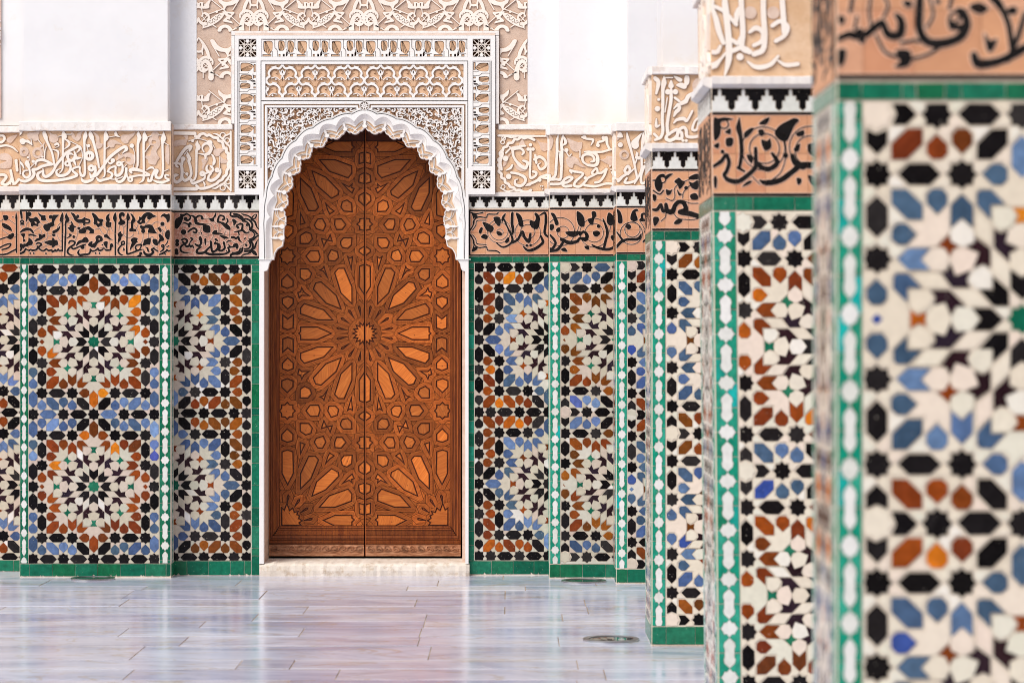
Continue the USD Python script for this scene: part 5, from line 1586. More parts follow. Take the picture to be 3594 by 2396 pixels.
pilaster('courtyard_pillar', 'slightly blurred tile-clad pillar in the middle of the row, with orange-ringed mosaic', 'pillar', 1.715, 2494, 2574, 3330,
    dict(ledge=(-90, -47), stucco=(-47, 271), low=(270, 310), merlon=(310, 395), band=[395, 540, 688], green=(690, 739), panel=2525), (2907, [1216, 2088], 26.5, 26.45),
    dict(ring='glaze_orange', gapc='glaze_steel', crossc='glaze_green', gapx='A', mixrow=.0), ['sB'], 'bB', 2605, 83, [2494, 2576, 2679, 2828, 2980, 3130, 3255, 3330], 3248, 828, .6, 110, [78, 60, 145, 90], shaft=(2540, 3290), vis=(0, 0, 3000, 2420), bper=172, lean=.0115)
pilaster('courtyard_pillar', 'nearest tile-clad pillar, out of focus at the right edge, under bold black lettering', 'pillar', 2.85, 2938, 3026, 4220,
    dict(ledge=(-420, -360), merlon=(-350, -205), band=[-200, 35, 278], green=(290, 352), panel=3000), (3588, [1120, 1836 + 716], 43.8, 43.6),
    dict(ring='glaze_steel', gapc='glaze_orange', crossc='glaze_orange', gapx='A', mixrow=.0), [], 'bC', 3090, 138, [2938, 3029, 3207, 3442, 3640, 3840, 4040, 4220], 4140, 560, .4, 130, [86, 142, 50, 96, 60, 150], shaft=(3000, 4160), vis=(0, 0, 3640, 2420), bper=271)
# ------------------------------------------------------------------ carved plaster door surround
f = front(1.0)
sur = thing('door_surround', 'white carved plaster surround with scalloped horseshoe arch framing the wooden door', 'door surround', (PX, 14.97, 0))
def mir(g): return affinity.scale(g, -1, 1, origin=(1280.5, 0))
def both(g): return unary_union([g, mir(g)])
def cx_(pts): return [(900 + x / 2.6125, 380 + y / 2.6125) for x, y in pts]
XN, XT, XP, XQ = cx_([(256, 1190)]), cx_([(142, 1190)]), cx_([(258, 1135)]), cx_([(140, 1138)])
Nn = cx_([(995, 180), (820, 205), (655, 267), (515, 357), (405, 470), (322, 615), (272, 775), (247, 925), (257, 1085)])
Tt = cx_([(990, 108), (800, 140), (627, 205), (472, 305), (350, 430), (252, 592), (185, 760), (158, 930), (148, 1085)])
Pp = cx_([(908, 232), (742, 275), (608, 347), (482, 450), (393, 577), (325, 715), (285, 872), (266, 1020)])
Qq = cx_([(905, 165), (733, 212), (580, 285), (438, 388), (330, 522), (240, 680), (186, 850), (147, 1010)])
Cc = cx_([(900, 130), (735, 170), (580, 247), (434, 350), (305, 500), (222, 650), (170, 805), (132, 1000)])
Cp = cx_([(985, 58), (806, 88), (624, 158), (452, 258), (318, 388), (206, 545), (138, 722), (104, 905), (92, 1100)])
Oc = cx_([(880, 60), (700, 105), (520, 187), (365, 303), (240, 465), (150, 635), (95, 820), (78, 990)])
Op = cx_([(985, 20), (795, 62), (612, 125), (440, 218), (292, 360), (184, 535), (112, 712), (80, 900), (76, 1100)])
def arc3(a, m, b, n=9):
    """smooth curve a-m-b"""
    t = np.linspace(0, 1, n)[:, None]; a, m, b = map(np.array, (a, m, b)); c = 2 * m - .5 * (a + b)
    return [tuple(q) for q in (1 - t) ** 2 * a + 2 * t * (1 - t) * c + t ** 2 * b]
def scallop(cusps, peaks, lower):
    """curve from the apex down the left side: half scallop, scallops between cusps, then the given lower end"""
    ap = (1280.5, peaks[0][1]); c0 = cusps[0]; m0 = (2 * 1280.5 - c0[0], c0[1])
    out = arc3(m0, ap, c0, 19)[9:]
    for i in range(len(cusps) - 1): out += arc3(cusps[i], peaks[i + 1], cusps[i + 1])[1:]
    out += lower
    return out
low = lambda *p: cx_(p)
CO = scallop(Oc, Op, low((72, 1060), (76, 1150), (80, 1380)))
CC = scallop(Cc, Cp, low((100, 1040), (92, 1120), (92, 1383)))
CQ = scallop(Qq, [(x, y) for x, y in Tt], low((138, 1060), (135, 1140), (140, 1250), (145, 1388)))
# inner silhouette: small double cusps on every lobe and a notch between lobes
EI = [(1280.5, Nn[0][1] - 1)]
for i in range(8):
    n0, p, n1 = np.array(Nn[i]), np.array(Pp[i]), np.array(Nn[i + 1])
    if i == 0: n0 = np.array([1280.5, Nn[0][1]])
    inward = p - np.array(Qq[i]); inward = inward / np.linalg.norm(inward)
    def P_(a, b, t, s): return tuple(a * (1 - t) + b * t + inward * s)
    EI += [P_(n0, p, .10, 1), P_(n0, p, .30, 5), P_(n0, p, .55, 1.5), P_(n0, p, .64, 4), P_(n0, p, .86, 4), tuple(p + inward * 2.5), P_(p, n1, .14, 4), P_(p, n1, .36, 4), P_(p, n1, .45, 1.5), P_(p, n1, .70, 5), P_(p, n1, .90, 1), tuple(n1)]
EI += low((252, 1150), (257, 1180), (240, 1265), (195, 1290), (170, 1330), (160, 1392))
def region(curve, yb):
    """area inside a left-hand curve and its mirror image, down to yb"""
    l = list(curve); r = [(2 * 1280.5 - x, y) for x, y in l][::-1]
    return Polygon(r + l[1:] + [(l[-1][0], yb), (2 * 1280.5 - l[-1][0], yb)]).buffer(0)
YB = 912
rO, rC, rQ, rE = region(CO, YB), region(CC, YB), region(CQ, YB), region(EI, YB)
clipY = sbox(0, 0, 4000, YB)
# plate of the surround
outer = Polygon([(825, 127), (1738, 127), (1738, 684), (1645, 684), (1645, 1976), (911, 1976), (911, 684), (825, 684)])
jamb = Polygon(low((145, 1380), (145, 1392), (137, 1400), (120, 1430), (112, 1470), (100, 1490), (75, 1497)) + [(928, 1980), (1280.5, 1980), (1280.5, 905)])
jambhole = both(jamb).union(sbox(1270, 905, 1290, 1979)).buffer(.01)
kuf = [sbox(919, 140, 1641, 202), sbox(840, 217, 901, 583), sbox(1660, 217, 1721, 583)]
gri = [sbox(840, 140, 901, 202), sbox(1660, 140, 1721, 202), sbox(840, 600, 901, 662), sbox(1660, 600, 1721, 662)]
fri = sbox(933, 228, 1627, 344)
ros = Point(1280, 373).buffer(17)
span = sbox(939, 379, 1622, 660).difference(rO.buffer(5)).difference(Point(1280, 372).buffer(30)).difference(sbox(1262, 360, 1299, 405))
span = unary_union([p for p in polys(span) if p.area > 2000])
tanline = span.buffer(12, join_style=2).difference(span.buffer(7.5, join_style=2)).intersection(sbox(925, 368, 1636, 700)).difference(rO.buffer(9))
grooves = unary_union([LineString(CO).buffer(1.1), mir(LineString(CO).buffer(1.1)), LineString([(918, 217), (918, 590)]).buffer(.9), LineString([(1642, 217), (1642, 590)]).buffer(.9),
    LineString([(918, 217), (1642, 217)]).buffer(.9), LineString([(918, 356), (1642, 356)]).buffer(1.4), LineString([(835, 217), (835, 583), (905, 583)]).buffer(.6), LineString([(1726, 217), (1726, 583), (1656, 583)]).buffer(.6)])
cuts = unary_union(kuf + gri + [fri, span, tanline, ros])
plate = outer.difference(rC).difference(jambhole)
mb = MB(); mb.prism(plate.difference(unary_union([c.buffer(-.2) for c in kuf + gri])), f, -.012, .012); mb.build('surround_backing', 'carved_white', sur)
mb = MB(); top = plate.difference(cuts).difference(grooves)
mb.prism(top, f, .012, .034, bev=.5); mb.build('surround_face', 'surround_white', sur)
mb = MB(); mb.prism(tanline, f, .012, .020); mb.build('tan_fillet', 'tan_leaf', sur)
fs = side(1.0, 1738, sgn=1)
# outer fillet
for x0, y0, x1, y1 in ((812, 110, 1752, 126.5), (812, 126.5, 824.5, 436), (1738.5, 126.5, 1752, 436)):
    mb = MB(); mb.prism(sbox(x0, y0, x1, y1), f, -.012, .022, bev=1.2); mb.build('outer_fillet', 'old_ledge', sur)
mb = MB()
for x0, y0, x1, y1 in ((826, 118, 1738, 126.4),): mb.prism(sbox(x0, y0, x1, y1), f, .022, .0245)
mb.build('worn_edge', 'pinkish_edge', sur)
# cavetto and arch band
def strip(mb, A, B, dA, dB, n=240, steps=5, prof=None):
    la, lb = LineString(A), LineString(B)
    ta = np.linspace(0, 1, n)
    a = np.array([la.interpolate(t, normalized=True).coords[0] for t in ta]); b = np.array([lb.interpolate(t, normalized=True).coords[0] for t in ta])
    rows = []
    for j in range(steps + 1):
        s_ = j / steps; dd = dA + (dB - dA) * (prof(s_) if prof else s_)
        rows.append(f.pt(a * (1 - s_) + b * s_, dd))
    v = np.vstack(rows); F = []
    for j in range(steps):
        i = np.arange(n - 1) + j * n
        F += [np.stack([i, i + 1, i + 1 + n], 1), np.stack([i, i + 1 + n, i + n], 1)]
    mb.add(v, np.vstack(F))
def seg_match(cA, cB):
    """both curves resampled scallop by scallop so that their cusps meet"""
    return cA, cB
def mirp(c): return [(2 * 1280.5 - x, y) for x, y in c]
mb = MB()
prof = lambda s_: math.sin(s_ * PI / 2) ** 1.3
for C1, C2 in ((CC, CQ), (mirp(CC), mirp(CQ))): strip(mb, C1, C2, .034, .010, prof=prof)
mb.build('cavetto', 'carved_white', sur, smooth=40)
bandp = rQ.buffer(4).difference(rE).intersection(clipY)
mb = MB(); mb.prism(bandp, f, -.048, .004); mb.build('arch_band', 'carved_white', sur)
ribs = [rQ.exterior.buffer(3.0), rE.exterior.buffer(3.6)]
leafs = []
for i, (n, t_) in enumerate(zip(Nn + XN, Tt + XT)):
    n, t_ = np.array(n), np.array(t_); v = n - t_; L = np.linalg.norm(v); v /= L; w = np.array([-v[1], v[0]])
    leafs.append(Polygon(smooth_pts([t_ - v * 5, t_ + v * L * .25 + w * 4.5, t_ + v * L * .55 + w * 3, t_ + v * L * .8 + w * 9, n + w * 5, n + v * 2, n - w * 5, t_ + v * L * .8 - w * 9, t_ + v * L * .55 - w * 3, t_ + v * L * .25 - w * 4.5], closed=True, n=3)).buffer(0))
cells = rQ.difference(rE)
Tt, Nn, Pp, Qq = Tt + XT, Nn + XN, Pp + XP, Qq + XQ
for i in range(9):
    a, q, p = np.array(Tt[i]), np.array(Qq[i]), np.array(Pp[i]); b = np.array(Tt[i + 1]); n0, n1 = np.array(Nn[i]), np.array(Nn[i + 1])
    for o in (0.18, .42):
        ribs.append(LineString(arc3(a * (1 - o) + n0 * o, q * (.72 - o * .5) + p * (.28 + o * .5) + (a - q) * .22, p * .75 + n1 * .25)).buffer(1.1))
        ribs.append(LineString(arc3(b * (1 - o) + n1 * o, q * (.72 - o * .5) + p * (.28 + o * .5) + (b - q) * .22, p * .75 + n0 * .25)).buffer(1.1))
rib = both(unary_union(ribs + leafs)).intersection(bandp)
tan = cells.difference(rib.buffer(.3)).intersection(clipY)
mb = MB(); mb.prism(tan, f, .004, .0055); mb.build('ochre_cells', 'ochre_ground', sur)
mb = MB(); mb.prism(rib, f, .004, .0115, bev=.35); mb.build('arch_ribs', 'carved_white', sur)
mb = MB(); mb.prism(both(unary_union(leafs)).intersection(bandp.buffer(2)), f, .0115, .016, bev=.8); mb.build('arch_leaves', 'carved_white', sur)
for g in polys(both(Polygon(low((20, 1384), (143, 1384), (143, 1391), (20, 1391))))):
    mb = MB(); mb.prism(g, f, .034, .040, bev=.5); mb.build('impost_fillet', 'carved_white', sur)
# rosette at the crown
mb = MB(); mb.prism(Point(1280, 373).buffer(17).difference(Point(1280, 373).buffer(14.6)), f, .012, .036)
for i in range(8):
    a = i * PI / 4; mb.prism(affinity.rotate(affinity.translate(affinity.scale(Point(0, 0).buffer(1), 5.2, 2.9), 8.2, 0), math.degrees(a) + 22, origin=(0, 0)).__class__(affinity.translate(affinity.rotate(affinity.translate(affinity.scale(Point(0, 0).buffer(1, quad_segs=4), 5.4, 3.0), 8.0, 0), math.degrees(a) + 22, origin=(0, 0)), 1280, 373).exterior), f, .014, .032, bev=.6)
mb.prism(Point(1280, 373).buffer(3), f, .014, .034, bev=.6)
mb.build('crown_rosette', 'carved_white', sur)
mb = MB(); mb.prism(Point(1280, 373).buffer(14.8), f, .012, .0145); mb.build('rosette_ground', 'ochre_ground', sur)
# pierced corner grilles: an eight-pointed interlace over a dark hollow
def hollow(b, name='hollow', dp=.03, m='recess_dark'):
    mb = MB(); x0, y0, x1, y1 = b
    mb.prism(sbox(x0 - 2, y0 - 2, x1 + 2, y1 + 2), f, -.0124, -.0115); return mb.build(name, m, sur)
for g in gri:
    x0, y0, x1, y1 = g.bounds; c = ((x0 + x1) / 2, (y0 + y1) / 2); h = (x1 - x0) / 2
    hp = hollow(g.bounds)
    L = []
    for k in range(4):
        a = k * PI / 2
        R = lambda x, y: (c[0] + h * (x * math.cos(a) - y * math.sin(a)), c[1] + h * (x * math.sin(a) + y * math.cos(a)))
        L += [LineString(arc3(R(-1, -1), R(-.18, -.42), R(1, -.42))), LineString(arc3(R(-1, -.42), R(.18, -.42), R(1, -1))), LineString([R(-1, -1), R(-.28, -.28)]),
              LineString([R(-.28, -.0), R(0, -.28)]), LineString([R(-.5, -1), R(.5, -.1)]), LineString([R(.5, -1), R(-.5, -.1)])]
    L = unary_union([l.buffer(.7) for l in L]).intersection(g)
    tri = unary_union([Polygon([(c[0] + h * a, c[1] + h * b) for a, b in q]) for q in ([(-.14, -1), (.14, -1), (.22, -.78), (0, -.55), (-.22, -.78)], [(-.14, 1), (.14, 1), (.22, .78), (0, .55), (-.22, .78)], [(-1, -.14), (-1, .14), (-.78, .22), (-.55, 0), (-.78, -.22)], [(1, -.14), (1, .14), (.78, .22), (.55, 0), (.78, -.22)])])
    mb = MB(); mb.prism(L, f, .004, .026); mb.build('lattice', 'carved_cream', hp)
    mb = MB(); mb.prism(tri, f, .010, .031, bev=.6); mb.build('lattice_point', 'carved_white', hp)
# angular lettering bands: white slab pierced so that carved leaves show in the hollows
KH = '''
p 662,470 672,455 748,455 762,492 752,560 722,592 690,575 664,545
p 826,455 882,455 893,500 880,548 846,556 826,540
p 925,455 986,462 992,515 985,560 962,575 930,562
P 652,592 745,592 745,614 652,614
P 826,590 846,590 846,614 826,614
P 872,588 892,588 892,614 872,614
P 950,592 982,590 982,614 950,614
p 905,580 918,560 924,600 906,612
s 5 785,434 785,520 800,535 812,560 812,614
s 5 905,434 905,520
s 4 655,438 1010,438
s 5 762,560 762,614
s 4 912,540 935,585 1000,585
s 4 1003,434 1003,520 1020,540
'''
KL = '''
p 665,510 676,458 745,455 762,495 750,558 718,590 680,568
p 829,456 882,456 892,512 876,548 845,553 826,510
p 927,457 984,462 991,520 978,566 950,572 927,530
P 655,595 742,595 742,612 655,612
P 828,592 844,592 844,612 828,612
P 952,594 980,592 980,612 952,612
'''
kx, ky, ks = -645 / 3.0947, -434 / 3.0947, 3.0947
KHg, KLg = parse(KH, kx, ky, ks)['a'], parse(KL, kx, ky, ks)['a']
veins = unary_union([LineString([(12 + x0_, 6), (14 + x0_ + dx, 44)]).buffer(.4) for x0_ in (0, 54, 86) for dx in (-4, 3, 10, 16)])
def kufic(box_, period, rot):
    x0, y0, x1, y1 = box_; n = 8
    H, Lf = [], []
    for i in range(n):
        H.append(affinity.translate(KHg, i * 120.0, 0)); Lf.append(affinity.translate(KLg.difference(veins), i * 120.0, 0))
    H, Lf = unary_union(H), unary_union(Lf)
    sy_ = (y1 - y0) / 60.0
    if not rot:
        tr = lambda g: affinity.translate(affinity.scale(g, 1, sy_, origin=(0, 0)), x0 + 2, y0 + .5)
    elif rot < 0:    # reads up the left side
        tr = lambda g: affinity.translate(affinity.affine_transform(g, [0, (x1 - x0) / 60.0, -period / 120.0, 0, 0, 0]), x0, y1 - 2)
    else:
        tr = lambda g: affinity.translate(affinity.affine_transform(g, [0, -(x1 - x0) / 60.0, period / 120.0, 0, 0, 0]), x1, y0 + 2)
    b = sbox(*box_); hp = hollow(box_)
    slabp = b.difference(tr(H))
    mb = MB(); mb.prism(slabp, f, .002, .030, bev=.3); mb.build('angular_lettering', 'carved_white', hp)
    for q in polys(tr(Lf).intersection(b)):
        if q.area < 25: continue
        mb = MB(); mb.prism(q, f, -.006, .0255, bev=.7); mb.build('leaf', 'tan_leaf', hp)
kufic(kuf[0].bounds, 120, 0); kufic(kuf[1].bounds, 108, -1); kufic(kuf[2].bounds, 108, 1)
# frieze of interlaced trefoil arches
x0, y0, x1, y1 = fri.bounds
mb = MB(); mb.prism(fri.buffer(1), f, .012, .0135); fp = mb.build('trefoil_frieze', 'ochre_ground', sur)
TF = '''
s 24 0,-4 -11,24 -40,46 -75,38 -120,52 -148,92 -140,132 -163,148 -177,176
s 24 0,-4 11,24 40,46 75,38 120,52 148,92 140,132 163,148 177,176
s 14 0,60,4 -14,85,16 0,112,6
s 14 0,60,4 14,85,16 0,112,6
s 12 -34,70,6 -18,108,14 0,118
s 12 34,70,6 18,108,14 0,118
s 11 0,112 -14,160
s 11 0,112 14,160
s 9 -120,150 -70,140 -30,170
s 9 120,150 70,140 30,170
d 10 -70,162 70,162
s 9 -110,195 -60,205
s 9 110,195 60,205
@l
s 40 -8,225,26 -22,180,40 -58,140,46 -92,112,46 -88,84,36 -62,86,18
s 40 8,225,26 22,180,40 58,140,46 92,112,46 88,84,36 62,86,18
'''
tf = parse(TF, 0, 0, 3.0947)
W, Lv = [], []
per = 114.7
for j in (-1, 0, 1, 2):
    for i in range(-5, 5):
        ox, oy = 1336.7 + per * i + (per / 2 if j % 2 else 0), 228 + j * 56.6
        W.append(affinity.translate(tf['a'], ox, oy)); Lv.append(affinity.translate(tf['l'], ox, oy))
W, Lv = unary_union(W).intersection(fri), unary_union(Lv).intersection(fri)
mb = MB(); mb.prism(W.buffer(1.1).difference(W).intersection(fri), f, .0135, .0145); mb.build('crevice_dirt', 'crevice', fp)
mb = MB(); mb.prism(Lv, f, .0135, .022, bev=.6); mb.build('frieze_leaves', 'tan_leaf', fp)
mb = MB(); mb.prism(W, f, .0135, .030, bev=.3); mb.build('frieze_lattice', 'carved_white', fp)
# spandrels: dense scrolls over a dark ground
mb = MB(); mb.prism(span.buffer(.5), f, .0122, .0128); sg = mb.build('spandrel_ground', 'spandrel_tan', sur)
rq = random.Random(5)
left = span.intersection(sbox(900, 300, 1280, 700))
scr, tanb = [], []
placed = []
def spiral(c, r, a0, turn, w):
    pts = []
    for i in range(11):
        t_ = i / 10; rr_ = r * (1 - .82 * t_); a = a0 + turn * t_ * 4.9
        pts.append((c[0] + rr_ * math.cos(a), c[1] + rr_ * math.sin(a), w * (1.15 - .4 * t_)))
    tail = (c[0] + 2.0 * r * math.cos(a0 - turn * .8), c[1] + 2.0 * r * math.sin(a0 - turn * .8), w * .5)
    return stroke([tail] + pts, w)
tries = 0
while tries < 2600:
    tries += 1
    c = (rq.uniform(940, 1275), rq.uniform(382, 600)); r = rq.choice([9.5, 8, 7, 6])
    if not left.buffer(-r * .45).contains(Point(c)): continue
    if any(math.hypot(c[0] - q[0], c[1] - q[1]) < .80 * (r + q[2]) for q in placed): continue
    placed.append((*c, r)); scr.append(spiral(c, r, rq.uniform(0, 6.28), rq.choice([-1, 1]), r * .56))
    if rq.random() < .6: scr.append(Point(c).buffer(r * .22))
for _ in range(90):
    c = (rq.uniform(940, 1230), rq.uniform(382, 580)); a = rq.uniform(0, 6.28); L_ = rq.uniform(10, 20)
    scr.append(stroke([(c[0], c[1], 1), (c[0] + L_ * .5 * math.cos(a), c[1] + L_ * .5 * math.sin(a), 5.5), (c[0] + L_ * math.cos(a + .5), c[1] + L_ * math.sin(a + .5), 1)], 4))
for _ in range(330):
    c = (rq.uniform(940, 1278), rq.uniform(380, 600)); s_ = rq.uniform(3.5, 6.5)
    tanb.append(affinity.rotate(sbox(c[0] - s_, c[1] - s_ * .7, c[0] + s_, c[1] + s_ * .7), rq.uniform(0, 90)))
scr = both(unary_union(scr)).intersection(span); tanb = both(unary_union(tanb)).intersection(span.buffer(-.5))
for q in polys(span):
    rim = q.difference(q.buffer(-2.2))
    scr = scr.union(rim)
mb = MB(); mb.prism(tanb, f, .0128, .019, bev=.5); mb.build('spandrel_leaves', 'tan_leaf', sg)
mb = MB(); mb.prism(scr, f, .0128, .030, bev=.3); mb.build('spandrel_scrolls', 'carved_white', sg)
# door step
st = thing('door_step', 'worn cream stone step under the wooden double door', 'step', (PX, 15.0, 0))
import trimesh
xs = np.linspace(wx(912, 1), wx(1648, 1), 60); rr_ = np.random.default_rng(3)
prof_ = [(14.962, -.01), (14.958, .030), (14.962, .055), (14.972, .066), (14.99, .071), (15.28, .074)]
V = []
for i, x in enumerate(xs):
    n1, n2 = rr_.normal(0, .0015), rr_.normal(0, .0018)
    V.append([(x, y + (n1 if j < 4 else 0), z + (n2 if 1 < j < 5 else 0)) for j, (y, z) in enumerate(prof_)])
V = np.array(V); n_, m_ = V.shape[:2]; F = []
for i in range(n_ - 1):
    for j in range(m_ - 1):
        a, b = i * m_ + j, i * m_ + j + 1; F += [(a, a + m_, b + m_), (a, b + m_, b)]
mb = MB(); mb.add(V.reshape(-1, 3), F)
for i in (0, n_ - 1): mb.add(V[i], [(0, j, j + 1) if i == 0 else (0, j + 1, j) for j in range(1, m_ - 1)] )
mb.box((wx(912, 1) + .002, 14.975, -.01), (wx(1648, 1) - .002, 15.2, .06))
mb.build('step_block', 'step_stone', st)
# ------------------------------------------------------------------ the two door leaves: raised geometric panels in strapwork
def cv(txt, x0, y0, sc): return [[(x0 + float(a) / sc, y0 + float(b) / sc) for a, b in (q.split(',') for q in line.split())] for line in txt.strip().splitlines()]
D1, D2, D3 = (920, 900, 3.92), (920, 1280, 3.92), (920, 1620, 4.127)
PAN = cv('''
505,1057 530,1035 530,972 760,972 950,1057 760,1142 530,1142 530,1080
530,1330 768,1245 970,1245 850,1380 580,1468 530,1408
285,1135 352,1110 425,1135 430,1315 352,1255 285,1312
''', *D1) + cv('''
272,90 350,14 428,85 428,50 428,48 355,78 278,48
705,180 880,-15 1085,-95 1020,90 810,278 738,262
1000,405 1085,125 1235,-20 1235,210 1130,462 1050,462
1335,215 1405,110 1405,518 1340,490
270,220 345,190 425,220 425,300 345,380 270,305
525,340 580,295 655,330 680,395 630,455 525,455
605,632 660,556 775,556 798,620 770,706 665,706
920,568 1005,565 1052,612 1035,690 950,720 905,632
1085,790 1105,750 1180,738 1230,785 1235,882 1120,882 1078,830
525,806 640,806 690,868 670,940 600,962 525,912
270,958 345,880 422,950 422,1040 348,1062 272,1030
718,1060 748,1008 840,980 876,1060 830,1146 765,1140
998,1068 1025,998 1102,998 1152,1065 1090,1142 1005,1136
1085,1305 1125,1250 1238,1243 1232,1356 1165,1402 1105,1378
275,1195 345,1170 422,1195 430,1490 350,1642 275,1490
1335,690 1405,640 1405,765 1338,722
1340,1000 1405,985 1405,1150 1345,1142 1345,1105 1305,1070 1345,1040
1330,1392 1405,1325 1405,1505 1335,1462
510,60 545,95 640,92 572,138 545,192 530,142 492,130
890,358 862,440 850,484 832,456 798,440 842,428
1226,468 1242,622 1210,600 1178,622 1196,570
850,772 888,852 818,872
902,850 962,838 936,920
524,1068 588,1088 530,1212
930,1212 988,1250 932,1290 878,1348 905,1262
''', *D2) + cv('''
556,388 556,175 674,-78 768,-83 816,-29 705,245
725,492 790,290 1005,100 1100,150 1112,205 922,402
830,657 975,490 1245,395 1300,462 1297,566 1050,657
890,846 1055,774 1300,770 1300,810 1335,838 1300,868 1300,930 1060,930
285,918 285,668 322,700 360,605 395,708 442,668 465,732 518,720 500,762 542,782 525,818 578,850 532,880 562,918
1400,335 1478,310 1478,468 1410,432
1405,600 1478,622 1478,765 1408,745
1302,178 1332,240 1292,252 1300,298 1260,262 1178,302 1242,230
''', *D3)
PAN[3] = [(920 + x / 3.92, y) for x, y in ((280, 1274.5), (352, 1256), (425, 1273.5), (428, 1292.5), (352, 1300), (278, 1292.5))]
st8 = [(1008 + 19.5 * q[0], 1441 + 20.5 * q[1]) for q in star8((0, 0), 1.0)]
PAN.append(st8)
def dart(cx, cy, r, a):
    u_, v_ = np.array([math.cos(a), math.sin(a)]), np.array([-math.sin(a), math.cos(a)]); c = np.array([cx, cy])
    return [tuple(c + u_ * (r - 15)), tuple(c + u_ * (r + 5) + v_ * 2.8), tuple(c + u_ * (r + 9)), tuple(c + u_ * (r + 5) - v_ * 2.8)]
for k_ in range(4): PAN.append(dart(1279, 1170, 88, PI / 2 + PI / 16 + k_ * PI / 8))
for k_ in range(4): PAN.append(dart(992, 1840, 96, -PI / 16 - k_ * PI / 8))
CR, LFX0, LFX1, FX0, FY1 = 1170.0, 943.0, 1278.6, 980.5, 1844.0
half = []
for i in range(17):
    a = PI / 2 + i * PI / 16; rr_ = 40 if i % 2 == 0 else 27
    half.append((1279.2 + rr_ * math.cos(a) * 1.0, CR - rr_ * math.sin(a) * 1.0))
field = sbox(FX0, 2 * CR - FY1, LFX1, FY1)
raw = []
for p in PAN:
    q = Polygon(p).buffer(0)
    raw.append(q)
    if abs(q.centroid.y - CR) > 12 or q.area < 200: raw.append(affinity.scale(q, 1, -1, origin=(0, CR)))
raw.append(Polygon(half).buffer(0))
panels = [q.intersection(field) for q in raw]
panels = [max(polys(q), key=lambda z: z.area) for q in panels if not q.is_empty and q.area > 12]
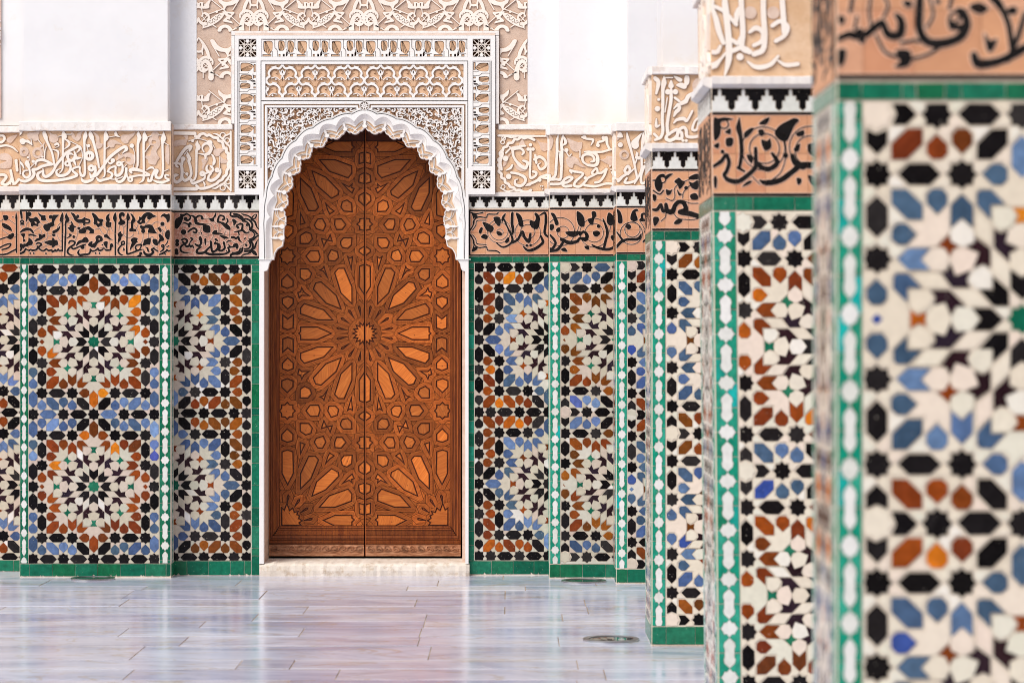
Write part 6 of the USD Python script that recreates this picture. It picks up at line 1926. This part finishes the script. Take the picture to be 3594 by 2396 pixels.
# territory of every panel, so that neighbouring straps meet along mitred lines
pts, own, seenp = [], [], set()
for i, q in enumerate(panels):
    for b in (q.exterior,):
        n = max(12, int(b.length / 3.0))
        for t_ in np.linspace(0, 1, n, endpoint=False):
            c = b.interpolate(t_, normalized=True); kx_ = (round(c.x), round(c.y))
            if kx_ in seenp: continue
            seenp.add(kx_); pts.append((c.x + JR.uniform(-.02, .02), c.y + JR.uniform(-.02, .02))); own.append(i)
vor = shapely.voronoi_polygons(shapely.MultiPoint(pts), extend_to=field.buffer(10))
tree = shapely.STRtree([Point(p) for p in pts])
cells_ = {}
for c in vor.geoms:
    idx = tree.query(c, predicate='contains')
    if len(idx): cells_.setdefault(own[idx[0]], []).append(c)
cells_ = {i: unary_union([z.buffer(.02) for z in v]).intersection(field) for i, v in cells_.items()}
fd = front(.983)
def leaf(name, label, mirror):
    t = thing(name, label, 'door', (wx(1280, .983), D / .983, 0))
    F_ = (lambda g: affinity.scale(g, -1, 1, origin=(1280.5, 0))) if mirror else (lambda g: g)
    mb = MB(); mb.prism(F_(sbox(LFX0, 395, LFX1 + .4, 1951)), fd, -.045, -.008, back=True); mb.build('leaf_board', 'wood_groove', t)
    rr = random.Random(40 + mirror)
    for i, q in enumerate(panels):
        small = q.area < 420
        g = F_(q.buffer(-1.3, join_style=2))
        if g.is_empty: continue
        mb = MB(); mb.prism(g, fd, -.008, .004 + rr.uniform(-.0008, .0008), bev=1.3, jit=.004)
        pn = mb.build('small_panel' if small else 'wood_panel', 'wood_panel', t)
        if i not in cells_: continue
        # concentric mouldings following the panel outline
        mb = MB(); cell = cells_[i].buffer(-.45, join_style=2); o = 2.6
        JB = dict(join_style=2, mitre_limit=6)
        while o < 66:
            grp = q.buffer(o + 13.4, **JB).difference(q.buffer(o, **JB)).intersection(cell)
            if grp.is_empty: break
            mb.prism(F_(grp), fd, -.008, -.0030, bev=.4)
            for s_ in range(3):
                a_ = o + .2 + s_ * 4.5
                ring = q.buffer(a_ + 3.2, **JB).difference(q.buffer(a_, **JB)).intersection(cell)
                mb.prism(F_(ring), fd, -.0030, .0030 if s_ == 1 else .0018, bev=.35)
            o += 13.4 + 1.5
        mb.build('strapwork', 'wood_strap', pn)
        # a nail or knot in the bigger pieces
        if not small and rr.random() < .5:
            c = F_(q).representative_point(); mb = MB(); mb.prism(Point(c.x + rr.uniform(-4, 4), c.y + rr.uniform(-4, 4)).buffer(1.6, quad_segs=3), fd, .003, .0052); mb.build('nail_head', 'wood_groove', pn)
    # frame mouldings
    for x0, x1, h in ((943.5, 950.5, .004), (951.5, 958, .010), (958.8, 962.5, .006), (963.2, 968, .008), (968.7, 972, .005), (972.7, 976, .008), (976.6, 980, .004)):
        mb = MB(); yb = FY1 + (980.5 - x1) * 1.45
        P = Polygon([(x0, 396), (x1, 396), (x1, yb), (x0, yb + (x1 - x0) * 1.45)]); mb.prism(F_(P), fd, -.008, h, bev=.6); mb.build('stile_moulding', 'wood_frame', t)
    for y0, y1, h, xl in ((1845, 1851, .005, 980), (1852, 1858, .009, 976), (1859, 1864, .006, 972), (1865, 1871, .009, 968), (1872, 1877, .006, 963), (1878, 1888, .011, 951), (1889.5, 1894, .002, 944), (1895, 1899, .008, 944), (1900, 1903.5, .004, 944), (1904.5, 1908, .009, 944)):
        mb = MB(); mb.prism(F_(sbox(xl, y0, LFX1 - .5, y1)), fd, -.008, h, bev=.6); mb.build('rail_moulding', 'wood_frame', t)
    mb = MB(); mb.prism(F_(sbox(943.5, 1909, LFX1 - .5, 1950.5)), fd, -.008, .006, bev=.8); rl = mb.build('bottom_rail', 'wood_rail', t)
    for k in range(11):
        c = 965 + k * 29.5
        wv = stroke([(c - 13, 1930, 1.5), (c - 7, 1918, 3), (c + 3, 1913, 4), (c + 10, 1918, 4), (c + 7, 1926, 3.4), (c, 1924, 2)], 3).union(stroke([(c - 13, 1930, 1.5), (c - 4, 1933, 3.2), (c + 6, 1932, 3), (c + 15, 1928, 1.2)], 3)).union(stroke([(c - 6, 1928, 2), (c - 1, 1929, 3.4), (c + 3, 1928, 1.5)], 3))
        mb = MB(); mb.prism(F_(wv).intersection(F_(sbox(944, 1909, LFX1 - 1, 1950))), fd, .006, .0125, bev=.5); mb.build('carved_wave', 'wood_rail', rl)
    if mirror:
        mb = MB(); mb.prism(F_(sbox(LFX1 - 2.2, 396, LFX1 + 1.2, 1950)), fd, -.008, .006, bev=.5); mb.build('meeting_stile', 'wood_frame', t)
    return t
leaf('door_leaf', 'left leaf of the carved wooden double door, in the arch of white plaster', 0)
leaf('door_leaf', 'right leaf of the carved wooden double door, carrying the strip that covers the meeting joint', 1)

# ------------------------------------------------------------------ round lamps let into the floor
def floor_light(label, px, py, rad):
    r = (py - 1198) / 820.0; x, y = wx(px, r), D / r
    t = thing('floor_light', label, 'floor light', (x, y, 0), group='round lamps set in the marble floor')
    a = np.linspace(0, 2 * PI, 49)[:-1]
    def ring(ri, ro, z0, z1):
        mb = MB(); v = []
        for R_, z in ((ro, z0), (ro, z1 - .002), (ro - .003, z1), (ri + .002, z1), (ri, z1 - .002), (ri, z0)):
            v.append(np.stack([x + R_ * np.cos(a), y + R_ * np.sin(a), np.full(48, z)], 1))
        v = np.vstack(v); F = []
        for j in range(5):
            for i in range(48):
                k = (i + 1) % 48; F += [(j * 48 + i, j * 48 + k, (j + 1) * 48 + k), (j * 48 + i, (j + 1) * 48 + k, (j + 1) * 48 + i)]
        mb.add(v, F); return mb
    ring(rad * .80, rad, -.004, .009).build('steel_rim', 'steel', t, smooth=35)
    ring(rad * .74, rad * .795, -.004, .0065).build('rubber_seal', 'shadow_black', t, smooth=35)
    mb = MB(); v = [(x, y, .0062)] + [(x + rad * .74 * math.cos(q), y + rad * .74 * math.sin(q), .0055) for q in a]
    mb.add(v, [(0, i + 1, (i + 1) % 48 + 1) for i in range(48)]); mb.build('lens', 'lamp_glass', t, smooth=True)
floor_light('round floor lamp close to the foot of the broad left pilaster', 326, 2031, .122)
floor_light('round floor lamp before the pilasters just right of the door', 2049, 2040, .124)
floor_light('round floor lamp in open marble beside the foot of the tiled pillar', 2144, 2245, .124)
